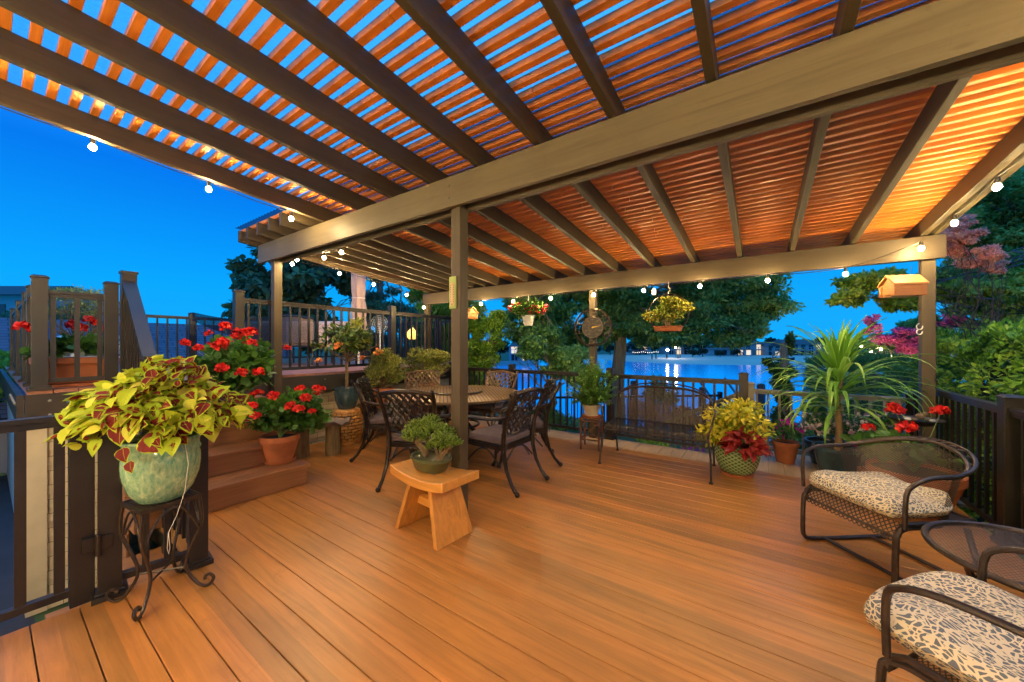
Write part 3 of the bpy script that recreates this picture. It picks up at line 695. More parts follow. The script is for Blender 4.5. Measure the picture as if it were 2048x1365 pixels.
for s in(-1,1):
    b=MB(); b.tube([(s*(BW+.0),-.20,.42),(s*(BW+.03),-.255,.22),(s*(BW+.035),-.30,.015)],.011,7); b.lathe([(0,.0),(.02,.0),(.022,.012),(.01,.02)],(s*(BW+.035),-.30,0),10); b.build('front_leg',M['iron'],t,smooth=True)
    b=MB(); b.tube([(s*BW,.24,.43),(s*(BW+.02),.28,.2),(s*(BW+.02),.32,.015)],.011,7); b.lathe([(0,.0),(.02,.0),(.022,.012),(.01,.02)],(s*(BW+.02),.32,0),10); b.build('rear_leg',M['iron'],t,smooth=True)
    MB().tube([Vector(bb_(0 if s<0 else 1,.95)),(s*(BW+.04),.12,.66),(s*(BW+.055),-.06,.655),(s*(BW+.05),-.17,.62),(s*(BW+.035),-.20,.54),(s*BW,-.20,.43)],.010,7).build('arm',M['iron'],t,smooth=True)
# ---- basket stool (woven ceramic)
M['basket']=simple('glazed_basket_ceramic',(.60,.30,.085),.3,0,.35,14,.3,30)
t=thing('garden_stool','tan ceramic basketweave garden stool carrying the blue hibiscus pot','garden stool',(-4.72,2.84,0))
def br_(z): return .155+.055*math.sin(math.pi*min(1,max(0,z/.46)))
b=MB(); b.lathe([(br_(0)-.012,0),(br_(.1)-.02,.1),(br_(.2)-.02,.2),(br_(.3)-.02,.3),(br_(.4)-.02,.4),(br_(.46)-.02,.46),(0,.46)],(0,0,0),28); b.build('core',M['fascia'],t,smooth=True)
b=MB(); rows=9
for j in range(rows):
    z0=.045+j*.0425
    for i in range(14):
        a0_=2*math.pi*(i+.5*(j%2))/14; vs=[];n_=4
        for k in range(n_+1):
            a=a0_+(k/n_)*2*math.pi/14*.92; bul=.016*math.sin(math.pi*k/n_)
            for dz,dr in((0,-.012),(.008,bul*.8),(.030,bul*.8),(.038,-.012)):
                r_=br_(z0+dz)+dr; vs.append((r_*math.cos(a),r_*math.sin(a),z0+dz))
        b.add(vs,[(4*k+q,4*k+4+q,4*k+5+q,4*k+1+q) for k in range(n_) for q in range(3)])
b.build('weave',M['basket'],t,smooth=True)
MB().lathe([(.165,.0),(.172,.015),(.175,.04),(.16,.045)],(0,0,0),28).build('foot_band',M['basket'],t,smooth=True)
MB().lathe([(.0,.470),(.15,.468),(.17,.455),(.175,.43),(.165,.42)],(0,0,0),28).build('top_band',M['basket'],t,smooth=True)
# ---- driftwood bench on log stumps
M['drift']=simple('weathered_driftwood',(.17,.125,.085),.85,0,.45,6,1.0,18,stretch=(1,.4,1)); M['log']=simple('log_bark_tan',(.22,.16,.07),.85,0,.45,7,.9,16,stretch=(3,3,.6))
t=thing('driftwood_bench','rough driftwood slab bench resting on two upright logs by the steps','bench',(-4.45,2.3,0),R(55))
for (x,r_) in((-.17,.082),(.17,.088)):
    MB().lathe([(0,0),(r_,0),(r_*1.03,.1),(r_*.96,.22),(r_*1.0,.36),(0,.36)],(x,0,0),16).build('log',M['log'],t,smooth=True)
b=MB(); rr=random.Random(5); vs=[];fs=[];n_=18
for i in range(n_+1):
    x=-.36+.72*i/n_; w1=.13+.03*math.sin(i*1.3)+rr.uniform(-.015,.02); w2=.13+.03*math.cos(i*1.7)+rr.uniform(-.015,.02); zt=.43+.018*math.sin(i*.7)+rr.uniform(-.008,.01)
    vs+=[(x,-w1,zt-.02),(x,-w1*.4,zt+rr.uniform(0,.014)),(x,w2*.4,zt+rr.uniform(0,.014)),(x,w2,zt-.02),(x,w2*.8,.362),(x,-w1*.8,.362)]
for i in range(n_):
    a=6*i
    for k in range(6): fs.append((a+k,a+6+k,a+6+(k+1)%6,a+(k+1)%6))
fs+=[tuple(range(6))[::-1],tuple(6*n_+k for k in range(6))]; b.add(vs,fs); b.build('slab',M['drift'],t,smooth=True)
# ---- bamboo fern stand
M['bamboo']=simple('dark_bamboo',(.13,.05,.02),.45,0,.4,14,.3,60)
t=thing('bamboo_stand','small brown bamboo plant stand holding the fern pot','plant stand',(-1.82,4.50,0),R(10))
for sx_ in(-1,1):
    for sy in(-1,1):
        b=MB(); b.tube([(sx_*.115,sy*.115,z) for z in(0,.1,.2,.3,.40)],.0135,8)
        for z in(.07,.2,.33): b.lathe([(.0135,z-.006),(.017,z),(.0135,z+.006)],(sx_*.115,sy*.115,0),8)
        b.build('leg',M['bamboo'],t,smooth=True)
b=MB()
for z in(.13,.37):
    for s in(-1,1): b.tube([(-.115,s*.115,z),(.115,s*.115,z)],.010,6); b.tube([(s*.115,-.115,z),(s*.115,.115,z)],.010,6)
for s in(-1,1): b.tube([(-.11,-.115,.25-s*.1),(.11,-.115,.25+s*.1)],.006,5); b.tube([(.115,-.11,.25-s*.1),(.115,.11,.25+s*.1)],.006,5)
b.build('rails',M['bamboo'],t,smooth=True)
MB().box((0,0,.405),(.27,.27,.016)).build('top',M['bamboo'],t,bevel=.003)
# ---- sun thermometer dial hanging in front of the far post
t=thing('dial_thermometer','round verdigris metal dial thermometer with yellow pointer hanging before the far post','thermometer',(-1.96,4.885,1.595),R(6))
def ring(r_,w_,m,name,zz=0,p=t): return MB().tube([(r_*math.cos(6.2832*i/48),zz,r_*math.sin(6.2832*i/48)) for i in range(48)],w_,6,True).build(name,M[m],p,smooth=True)
ring(.262,.009,'iron','outer_ring'); ring(.248,.005,'iron','inner_ring')
d_=MB(); n=40; d_.add([(0,-.012,0)]+[(.155*math.cos(6.2832*i/n),-.010,.155*math.sin(6.2832*i/n)) for i in range(n)]+[(.162*math.cos(6.2832*i/n),.010,.162*math.sin(6.2832*i/n)) for i in range(n)],[(0,(i+1)%n+1,i+1) for i in range(n)]+[(i+1,(i+1)%n+1,n+(i+1)%n+1,n+i+1) for i in range(n)]+[tuple(n+1+i for i in range(n))])
dl=d_.build('dial',simple('dial_bronze',(.05,.045,.042),.5,.4,.3,20,.2,60),t)
M['dialm']=simple('dial_marks_brass',(.22,.17,.10),.5,.6,.1)
ring(.145,.003,'dialm','dial_ring',-.013,dl); ring(.055,.0025,'dialm','sun_ring',-.013,dl)
b=MB()
for i in range(11):
    a=R(-60+30*i); 
    if i<11: b.bar((.066*math.cos(a),-.014,.066*math.sin(a)),(.090*math.cos(a),-.014,.090*math.sin(a)),.004,.003)
b.build('tick_marks',M['dialm'],dl)
def text(s_,loc,size,mat,parent,rot=(R(90),0,0),name='lettering',ext=.0008):
    c=bpy.data.curves.new(name,'FONT'); c.body=s_; c.size=size; c.align_x='CENTER'; c.align_y='CENTER'; c.extrude=ext
    o=bpy.data.objects.new(name,c); sc.collection.objects.link(o)
    dg=bpy.context.evaluated_depsgraph_get(); me=bpy.data.meshes.new_from_object(o.evaluated_get(dg)); me.materials.clear(); me.materials.append(mat)
    bpy.data.objects.remove(o); return put(name,me,parent,loc,rot)
for i,s_ in enumerate(['-40','-20','0','20','40','60','80','100','120']):
    a=R(240-37.5*i); text(s_,(.112*math.cos(a),-.0125,.112*math.sin(a)),.034,M['dialm'],dl)
MB().add([(-.012,-.020,-.004),(.012*0,-.020,.012),(.118,-.020,.022),(0.0,-.020,-.010),(-.012,-.017,-.004),(0,-.017,.012),(.118,-.017,.022),(0,-.017,-.010)],[(0,3,2,1),(4,5,6,7),(0,1,5,4),(1,2,6,5),(2,3,7,6),(3,0,4,7)]).build('pointer',simple('pointer_yellow',(.75,.45,.03),.4),t)
b=MB(); rr=random.Random(9)
for i in range(26):
    a=rr.uniform(0,6.28); r1=.165; p=(r1*math.cos(a),0,r1*math.sin(a)); a2=a+rr.uniform(-.5,.5); q=(.25*math.cos(a2),rr.uniform(-.01,.01),.25*math.sin(a2)); md=((p[0]+q[0])/2+rr.uniform(-.02,.02),0,(p[2]+q[2])/2+rr.uniform(-.02,.02)); b.tube([p,md,q],.004,4)
    b.box(md,(.022,.003,.012),m=Matrix.Rotation(a2,3,'Y')); b.box(((md[0]+q[0])/2,0,(md[2]+q[2])/2),(.018,.003,.012),m=Matrix.Rotation(-a2,3,'Y'))
b.build('leaf_openwork',M['iron'],t)
b=MB().tube([(0,0,.262),(0,.02,.36),(0,.09,.50)],.0022,4).build('hanging_wire',M['cord'],t)
# ---- post thermometer
t=thing('wall_thermometer','lime green plaque thermometer with scalloped ends on the middle post','thermometer',(-1.918,2.008,1.745))
n=9; pts=[]
for i in range(n*3+1):
    u=i/(n*3); pts.append((-.034+.068*u,.118+.004*abs(math.sin(u*math.pi*4.5))))
for i in range(n*3,-1,-1):
    u=i/(n*3); pts.append((-.034+.068*u,-.118-.004*abs(math.sin(u*math.pi*4.5))))
k=len(pts); b=MB(); b.add([(x,-.006,z) for x,z in pts]+[(x,.004,z) for x,z in pts],[tuple(range(k)),tuple(range(k,2*k))[::-1]]+[(i,i+k,(i+1)%k+k,(i+1)%k) for i in range(k)]); b.build('plaque',simple('plaque_lime',(.34,.42,.12),.6,0,.12,20),t)
MB().box((0,-.0085,-.012),(.038,.004,.172)).build('scale_panel',simple('scale_peach',(.55,.36,.17),.6,0,.08),t,bevel=.001)
MB().tube([(0,-.012,-.085),(0,-.012,.055)],.0022,6).build('glass_tube',M['white'],t)
b=MB(); b.sphere((0,-.0115,-.088),.004,8,6)
for i in range(15):
    z=-.068+.0085*i
    for s in(-1,1): b.box((s*.0075,-.0112,z),(.006 if i%2 else .004,.0008,.0012))
b.build('tick_marks',M['cord'],t)
for i,s_ in enumerate(['120','100','80','60','40','20','0','20']):
    for s in(-1,1): text(s_,(s*.0145,-.0108,.055-.0178*i),.0075,M['cord'],t,ext=.0003)
# ---- log cabin birdhouses
M['cabin']=wood('cabin_wood',(.34,.14,.04),'X',.5,.2,4,False); M['cabroof']=wood('cabin_roof',(.46,.21,.06),'X',.5,.15,4,False)
def birdhouse(label,loc,rz,s,ch_):
    t=thing('birdhouse',label,'birdhouse',loc,rz,'log cabin birdhouses hung from the far beam')
    b=MB()
    for k in range(4):
        z=.022+k*.033*s/.2*1.0
        z=(.11+k*.17)*s*.6
        for q in(-1,1): b.box((0,q*s*.32,z),(s*1.05,.028*s/.2,.021*s/.2)); b.box((q*s*.42,0,z+.05*s),(.028*s/.2,s*.80,.021*s/.2))
    b.build('log_walls',M['cabin'],t,bevel=.003)
    MB().box((0,0,.02*s),(s*1.0,s*.75,.04*s)).build('floor',M['cabin'],t)
    MB().box((0,0,.24*s),(s*.76,s*.54,.44*s)).build('inner_box',M['log'],t)
    zr=.45*s
    b=MB()
    for q in(-1,1):
        xe=s*.42*q
        b.add([(xe-.008,-s*.34,zr),(xe-.008,s*.34,zr),(xe-.008,0,zr+s*.34),(xe+.008,-s*.34,zr),(xe+.008,s*.34,zr),(xe+.008,0,zr+s*.34)],[(0,2,1),(3,4,5),(0,1,4,3),(1,2,5,4),(2,0,3,5)])
    b.build('gable',M['cabin'],t)
    MB().tube([(-s*.44,0,zr+.05*s),(-s*.43,0,zr+.05*s)],.09*s,12).build('entrance_hole',M['cord'],t)
    for q in(-1,1):
        MB().add([(i_*s*.56,q*y_*s,zr+z_*s+k_*.016) for k_ in(0,1) for (y_,z_) in((0,.345),(.43,-.03)) for i_ in(-1,1)],[(0,1,3,2),(4,6,7,5),(0,4,5,1),(2,3,7,6),(0,2,6,4),(1,5,7,3)]).build('roof_board',M['cabroof'],t,bevel=.002)
    for q in(-1,1): MB().tube([(q*s*.3,0,zr+s*.34),(q*s*.3,0,zr+s*.36+ch_)],.002,4).build('hanging_chain',M['iron'],t)
birdhouse('log cabin birdhouse hanging by the right corner post of the pergola',(1.085,4.80,1.795),R(22),.235,.09)
birdhouse('small log cabin birdhouse at the left end of the far beam beyond the thermometer post',(-4.22,4.86,1.80),R(152),.24,.08)
# ---- folded curtain on white pole, sofa, lantern, fan, netting: upper deck
M['curtain']=simple('curtain_taupe',(.50,.34,.29),.85,0,.1,4,.1)
t=thing('folded_umbrella','closed taupe cloth umbrella tied round a white pole on the upper deck','umbrella',(-6.45,4.12,UZ))
MB().tube([(0,0,0),(0,0,2.3)],.03,12).build('pole',M['white'],t,smooth=True)
b=MB(); 
def cf(u,v):
    a=6.2832*u; z=.68+1.75*v; r_=(.145-.035*math.sin(v*3.1)-.02*math.exp(-((v-.35)/.05)**2)-.02*math.exp(-((v-.12)/.05)**2))+.02*math.sin(a*7+v*2)+.008*math.sin(a*13); return (r_*math.cos(a),r_*math.sin(a),z)
b.sheet(cf,70,24); b.build('cloth',M['curtain'],t,smooth='all')
for z in(.68+1.75*.35,.68+1.75*.12): MB().tube([(.118*math.cos(6.2832*i/24),.118*math.sin(6.2832*i/24),z) for i in range(24)],.008,5,True).build('tie',M['white'],t)
M['pebble']=simple('pebble_print_fabric',(.62,.45,.36),.9,0,.45,28,.1)
t=thing('patio_sofa','curved wicker patio sofa with pale patterned cushions behind the upper deck railing','sofa',(-7.46,3.37,UZ),R(34.4))
gg=MB().sheet(lambda u,v:(-.42+.84*u,-.02-.10*math.sin(u*3.14),.42+.46*v+.05*math.sin(u*3.14)*v),16,4,lambda u,v:(u*.9,v*.45)).build('wicker_back',meshmat('wicker_weave',(.20,.14,.12),.035,.26,.6),t)
MB().tube(arc(lambda u:(-.42+.84*u,-.02-.10*math.sin(u*3.14),.89+.05*math.sin(u*3.14)),12),.02,8).build('back_frame',M['iron'],t,smooth=True)
MB().tube(arc(lambda u:(-.5+1.0*u,-.02-.12*math.sin(u*3.14),.36),12),.02,8).build('seat_frame',M['iron'],t,smooth=True)
for x,nm in((-.78,'cushion'),(0,'cushion'),(.78,'cushion')): MB().box((x,.10,.63),(.70,.12,.44)).build(nm,M['pebble'],t,bevel=.05,smooth=True)
MB().box((0,.42,.40),(2.2,.62,.12)).build('seat_cushion',M['pebble'],t,bevel=.04,smooth=True)
for x in(-1.05,-.4,.4,1.05): MB().tube([(x,.0,.36),(x*1.02,-.05,0)],.016,6).build('leg',M['iron'],t); MB().tube([(x,.7,.36),(x*1.02,.72,0)],.016,6).build('leg',M['iron'],t)
t=thing('garden_lantern','round yellow lantern glowing behind the upper deck railing','lantern',(-5.75,4.85,UZ+.50))
MB().lathe([(0,0),(.06,.0),(.105,.05),(.11,.10),(.085,.16),(.045,.20),(.02,.235),(0,.24)],(0,0,0),20).build('shade',emit('lantern_yellow',(.9,.55,.12),1.2),t,smooth='all')
MB().lathe([(0,-.5),(.10,-.5),(.012,-.47),(.012,0),(0,0)],(0,0,0),14).build('stand',M['iron'],t,smooth=True)
t=thing('fan','white pedestal fan standing behind the tied umbrella','fan',(-6.30,4.5,UZ),R(40))
b=MB(); b.tube([(0,0,0),(0,0,.75)],.014,8); b.lathe([(0,0),(.14,0),(.13,.02),(0,.03)],(0,0,0),20); b.build('stand',M['white'],t,smooth=True)
b=MB()
for r_ in(.17,.13,.09,.05): b.tube([(r_*math.cos(6.2832*i/28),-.05,.80+r_*math.sin(6.2832*i/28)) for i in range(28)],.004,4,True)
for i in range(18): a=6.2832*i/18; b.tube([(0,-.07,.80),(.17*math.cos(a),-.05,.80+.17*math.sin(a))],.002,4)
b.build('grille',M['white'],t)
t=thing('netting_screen','dark sagging mesh netting slung from the far upper deck rail','netting',(-8.0,2.75,UZ+.95))
MB().sheet(lambda u,v:(-.75+1.2*u,-.55+1.1*u,(.05-.12*math.sin(u*3.14))-.55*v*(.3+.7*u)),12,8,lambda u,v:(u*1.6,v*.6)).build('net',meshmat('net_cloth',(.02,.022,.03),.03,.30),t)
# white chair and trough on the upper deck corner
t=thing('white_chair','low white moulded patio chair partly seen behind the geranium trough','chair',(-6.35,.62,UZ),R(200)); t.scale=(1,1,.6)
b=MB()
for s in(-1,1):
    b.tube([(s*.26,.22,0),(s*.27,.20,.40),(s*.27,.18,.60),(s*.26,.0,.63),(s*.25,-.2,.62),(s*.24,-.26,.40),(s*.25,-.34,0)],.018,8)
b.build('frame',M['white'],t,smooth=True); MB().box((0,-.02,.41),(.48,.46,.03)).build('seat',M['white'],t,bevel=.01); 
b=MB()
for z in(.50,.60,.70,.80): b.box((0,-.26-.1*(z-.4),z),(.46,.02,.06))
b.build('back_slats',M['white'],t,bevel=.004)
# birdbath dish, chrome hook
t=thing('bird_bath','weathered iron dish bird bath with pebbles and a small frog by the corner post','bird bath',(1.12,4.62,0))
MB().lathe([(0,.665),(.10,.672),(.17,.70),(.18,.705),(.175,.695),(.11,.655),(0,.648)],(0,0,0),28).build('dish',M['iron'],t,smooth=True)
b=MB(); b.tube([(0,0,0.0),(.01,0,.3),(0,0,.65)],.010,7)
for i in range(3): a=R(120*i); b.tube([(0,0,.12),(.07*math.cos(a),.07*math.sin(a),.05),(.13*math.cos(a),.13*math.sin(a),.01)],.008,6)
b.build('stand',M['iron'],t,smooth=True)
rr=random.Random(2)
for i in range(7): a=rr.uniform(0,6.28); r_=rr.uniform(.0,.11); MB().sphere((r_*math.cos(a),r_*math.sin(a),.70),rr.uniform(.018,.03),9,6,(1.2,.9,.6)).build('pebble',[M['white'],M['railg'],M['drift']][i%3],t,smooth='all')
b=MB(); b.sphere((.03,-.02,.73),.028,10,7,(1.2,.9,.9)); b.sphere((.055,-.03,.755),.018,8,6); b.build('frog_ornament',M['drift'],t,smooth='all')
t=thing('hook','curled chrome hook on the side of the right corner post','hook',(1.245,4.985,1.52))
b=MB(); b.tube(arc(lambda u:(-.012-.02*math.sin(u*5),-.03,.028*math.cos(u*5)),12),.0045,6); b.tube(arc(lambda u:(-.012-.018*math.sin(u*5),-.03,-.05+.024*math.cos(u*5)),12),.0045,6); b.build('hook_bars',M['white'],t,smooth=True)
# fallen leaves & debris on the deck
M['dry']=simple('dry_leaf',(.30,.19,.06),.8,0,.3,30,.2)
lf=MB().add([(-.03,0,.004),(-.01,-.010,.008),(.015,-.009,.006),(.035,0,.010),(.015,.009,.012),(-.01,.010,.010)],[(0,1,2,3,4,5)]).mesh('fallen_leaf',M['dry'])
for i,(x,y,lab) in enumerate([(-1.41,2.26,'dried sprig lying alone in the middle of the deck boards'),(-.18,3.9,'fallen leaf on the boards near the right bench foot'),(-.02,4.15,'fallen leaf on the boards in front of the green pot'),(.55,1.9,'dark leaf scrap near the bottom right armchair'),(-1.05,3.85,'pale leaf scrap on the boards under the bench'),(-4.1,1.15,'red petal scraps on the lower stair tread')]):
    o=put('fallen_leaf',lf,None,(x,y,.193 if i==5 else .001),(0,0,i*1.1),(.8,.8,.8)); tag(o,lab,'leaf','leaves fallen on the deck')
# ================================================================ PLANTS
def tmpl(kind):
    """(u,v,h) verts, faces, uv : leaf templates, u along the leaf 0..1, v across -.5...5"""
    if kind=='quad':   # folded rhombus
        V=[(0,0,0),(.45,-.5,.10),(1,0,-.05),(.45,.5,.10)]; F=[(0,1,2,3)]
    elif kind=='small':
        V=[(0,0,0),(.35,-.45,.06),(.75,-.33,.03),(1,0,-.08),(.75,.33,.03),(.35,.45,.06)]; F=[(0,1,2,5),(5,2,3,4)]
    elif kind=='round':   # geranium, scalloped cup
        V=[(.5,0,-.10)]; n=10
        for i in range(n): a=6.2832*i/n; r_=.5*(1 if i%2 else .88); V.append((.5+r_*math.cos(a),r_*math.sin(a),.05*(1 if i%2 else -.3)))
        F=[(0,1+i,1+(i+1)%n,1+(i+2)%n) for i in range(0,n,2)]
    elif kind=='leaf':  # broad pointed leaf with midrib fold and droop
        us=[0,.12,.3,.5,.7,.87,1]; wd=[.05,.36,.5,.48,.36,.18,.0]; V=[];F=[]
        for u,w_ in zip(us,wd):
            dr=-.30*u*u
            for v,hh in((-1,.10),(-.5,.07),(0,0),(.5,.07),(1,.10)): V.append((u,v*w_,hh*(1-abs(2*u-1)**3)+dr+ (.02 if int(u*10)%2 else -.01)*abs(v)))
        for i in range(6):
            for j in range(4): a=5*i+j; F.append((a,a+1,a+6,a+5))
    V=np.array(V,float); F=np.array(F); uv=V[:,:2].copy()
    if kind=='leaf':
        uv[:,1]=np.tile([-1,-.5,0,.5,1],7)
    return V,F,uv
def leafcloud(name,P,D,Nn,L_,W_,kind,mat,parent=None,rnd=None):
    V,F,uv=tmpl(kind); n=len(P); k_=len(V)
    P=np.asarray(P,float); D=np.asarray(D,float); Nn=np.asarray(Nn,float)
    D/=np.linalg.norm(D,axis=1,keepdims=True)+1e-9; B=np.cross(Nn,D); B/=np.linalg.norm(B,axis=1,keepdims=True)+1e-9; Nn=np.cross(D,B)
    L_=np.broadcast_to(L_,(n,))[:,None,None]; W_=np.broadcast_to(W_,(n,))[:,None,None]
    X=P[:,None,:]+D[:,None,:]*V[None,:,0,None]*L_+B[:,None,:]*V[None,:,1,None]*W_+Nn[:,None,:]*V[None,:,2,None]*L_
    FF=(F[None]+np.arange(n)[:,None,None]*k_).reshape(-1,F.shape[1])
    if rnd is None: rnd=rng.random(n)
    me=npmesh(name,X.reshape(-1,3),FF,mat,np.tile(uv,(n,1)),np.repeat(rnd,k_),smooth=(kind in('leaf',)))
    o=bpy.data.objects.new(name,me); return link(o,parent)
def unit(n):
    v=rng.normal(size=(n,3)); return v/np.linalg.norm(v,axis=1,keepdims=True)
def crownpts(n,c,rad,nc=14,cr=.38,shell=.55,minz=-1):
    """leaf points in clumps spread through an ellipsoid: returns points, outward normals, per-clump value"""
    c=np.array(c);rad=np.array(rad)
    q=unit(nc); q[:,2]=np.where(q[:,2]<minz,-q[:,2],q[:,2]); cc=c+q*rad*(rng.random((nc,1))**.4)*(1-cr*.6)
    rs=np.mean(rad)*cr*(.6+.8*rng.random(nc)); w_=rs**2; idx=rng.choice(nc,n,p=w_/w_.sum())
    u=unit(n); u[:,2]*=.75; r_=rs[idx]*(shell+(1-shell)*rng.random(n)); P_=cc[idx]+u*r_[:,None]*np.minimum(1.25,rad/np.mean(rad))
    tone=rng.random(nc)[idx]*.55+rng.random(n)*.45
    return P_,u,tone
def ball_plant(name,n,c,rad,L_,W_,kind,mat,parent,nc=14,cr=.4,droop=.2,minz=-.2,rnd=None,world=False):
    P_,u,tone=crownpts(n,c,rad,nc,cr,.5,minz)
    D=u+unit(n)*.8; D[:,2]-=droop; Nn=u+unit(n)*.6+np.array([0,0,.7])
    return leafcloud(name,P_,D,Nn,L_*(.6+.8*rng.random(n)),W_*(.6+.8*rng.random(n)),kind,mat,parent,tone if rnd is None else rnd(tone))
# foliage materials
GRN=[(0,(.012,.035,.008)),(.5,(.03,.085,.015)),(1,(.085,.18,.03))]
LM={}
LM['ger']=leafmat('geranium_leaf',[(0,(.03,.09,.012)),(.5,(.07,.19,.025)),(1,(.14,.30,.045))])
LM['hib']=leafmat('hibiscus_leaf',[(0,(.03,.06,.015)),(.6,(.07,.13,.025)),(1,(.35,.36,.05))],.25,.35)
LM['jade']=leafmat('jade_leaf',[(0,(.10,.14,.03)),(.5,(.26,.30,.06)),(1,(.50,.48,.12))],.25,.35)
LM['junip']=leafmat('succulent_leaf',[(0,(.04,.09,.012)),(.5,(.11,.19,.02)),(1,(.22,.31,.04))],.2,.4)
LM['fern']=leafmat('fern_frond',[(0,(.10,.26,.05)),(.5,(.20,.42,.08)),(1,(.36,.58,.14))],.45)
LM['dra']=leafmat('dracaena_leaf',[(0,(.06,.19,.02)),(.6,(.16,.38,.04)),(1,(.36,.58,.12))],.3,.35)
LM['imp']=leafmat('impatiens_leaf',[(0,(.03,.11,.035)),(1,(.09,.26,.08))],.25)
LM['ivy']=leafmat('ivy_leaf',[(0,(.02,.06,.012)),(1,(.09,.17,.03))],.3)
LM['hedge']=leafmat('hedge_leaf',[(0,(.03,.10,.015)),(.5,(.12,.32,.035)),(1,(.36,.56,.07))],.35,.4)
LM['hedge2']=leafmat('yew_needles',[(0,(.03,.11,.03)),(1,(.10,.27,.06))],.3,.5)
LM['oak']=leafmat('oak_leaf',[(0,(.05,.14,.035)),(.5,(.14,.33,.075)),(1,(.36,.56,.14))],.4,.45)
LM['dark']=leafmat('dark_leaf',[(0,(.03,.075,.04)),(.5,(.065,.15,.07)),(1,(.14,.25,.10))],.35,.5)
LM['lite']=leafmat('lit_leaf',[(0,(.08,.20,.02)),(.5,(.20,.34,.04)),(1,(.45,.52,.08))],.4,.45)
LM['juni']=leafmat('juniper_green',[(0,(.06,.18,.02)),(.6,(.17,.34,.035)),(1,(.32,.48,.07))],.3,.5)
LM['pink']=leafmat('crepe_myrtle_bloom',[(0,(.30,.05,.16)),(.5,(.65,.10,.32)),(1,(.85,.28,.50))],.4,.6)
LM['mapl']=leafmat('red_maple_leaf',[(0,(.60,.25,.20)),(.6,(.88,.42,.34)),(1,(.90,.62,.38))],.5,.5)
LM['rust']=leafmat('rust_foliage',[(0,(.10,.05,.03)),(.6,(.26,.11,.07)),(1,(.28,.25,.08))],.3,.6)
LM['redp']=leafmat('red_petal',[(0,(.28,.002,.004)),(.5,(.75,.010,.010)),(1,(.92,.07,.035))],.2,.5)
LM['magp']=leafmat('magenta_petal',[(0,(.50,.01,.35)),(1,(.80,.06,.60))],.25,.5)
LM['whip']=leafmat('white_pink_petal',[(0,(.70,.30,.36)),(.4,(.75,.62,.60)),(1,(.85,.82,.78))],.25,.5)
LM['orap']=leafmat('orange_petal',[(0,(.75,.16,.04)),(1,(.90,.38,.10))],.3,.5)
def coleusfn(thr,red=(.17,.014,.012),lime=(.42,.46,.03)):
    def f(g,at,col):
        sp_=g.n('ShaderNodeSeparateXYZ'); g.l(g.tc.outputs['UV'],sp_.inputs[0])
        av=g.math('POWER',g.math('ABSOLUTE',sp_.outputs[1]),2.0); uu=g.math('POWER',g.math('ABSOLUTE',g.math('SUBTRACT',g.math('MULTIPLY',sp_.outputs[0],2.0),.92)),2.4)
        nz=g.noise(g.co((1,1,1)),55,3); m_=g.math('ADD',g.math('ADD',av,uu),g.math('MULTIPLY',g.math('SUBTRACT',nz,.5),1.0))
        th_=g.math('SUBTRACT',thr,g.math('MULTIPLY',at.outputs['Fac'],1.7))
        inside=g.math('MULTIPLY',g.math('SUBTRACT',th_,m_),7,clamp=True)
        vein=g.math('LESS_THAN',g.math('ABSOLUTE',sp_.outputs[1]),.045)
        c=g.mix(inside,col,red); c=g.mix(g.math('MULTIPLY',vein,.55),c,lime)
        vv=g.math('FRACT',g.math('SUBTRACT',g.math('MULTIPLY',sp_.outputs[0],7),g.math('MULTIPLY',g.math('ABSOLUTE',sp_.outputs[1]),2.2)))
        g.bump(g.math('ABSOLUTE',g.math('SUBTRACT',vv,.5)),.5,.004)
        return c
    return f
LM['col']=leafmat('coleus_lime_burgundy',[(0,(.42,.54,.02)),(.45,(.36,.48,.02)),(.8,(.56,.60,.03)),(1,(.78,.72,.08))],.3,.6,.2,coleusfn(1.0))
LM['coly2']=leafmat('coleus_top_gold',[(0,(.30,.26,.03)),(.6,(.42,.34,.03)),(1,(.5,.45,.04))],.25,.4)
LM['coly']=leafmat('coleus_yellow',[(0,(.16,.26,.02)),(.35,(.42,.46,.025)),(.6,(.68,.60,.04)),(1,(.80,.70,.08))],.25,.45)
LM['colr']=leafmat('coleus_red',[(0,(.16,.008,.006)),(.7,(.30,.02,.012)),(1,(.40,.05,.02))],.2,.4,.4,coleusfn(3.2,(.26,.012,.010),(.5,.3,.12)))
def potm(name,c1,c2,rough=.15,scale=14,th=.5):
    g=G(name); n1=g.noise(g.co((1,1,.45)),scale,5,.65,.5); g.set(g.ramp(n1,[(.3,c1),(th,tuple((a+b)/2 for a,b in zip(c1,c2))),(.72,c2)]),rough,0,.6); g.bump(n1,.12,.004); return g.m
def pot(parent,r_top,r_bot,h,mat,rim=.03,soil=True,z0=0,belly=0,name='pot',lip=.012):
    pr=[(0,0),(r_bot,0)]
    for i in range(1,9): u=i/9; pr.append((r_bot+(r_top-r_bot)*u+belly*math.sin(math.pi*u),h*u*(1-rim/h)))
    pr+=[(r_top,h-rim),(r_top+lip,h-rim+.002),(r_top+lip,h),(r_top-.012,h),(r_top-.016,h-.035)]
    o=MB().lathe(pr,(0,0,z0),36).build(name,mat,parent,smooth=True)
    if soil: MB().lathe([(0,h-.028),(r_top-.015,h-.03)],(0,0,z0),24).build('soil',M['soil'],parent)
    return o
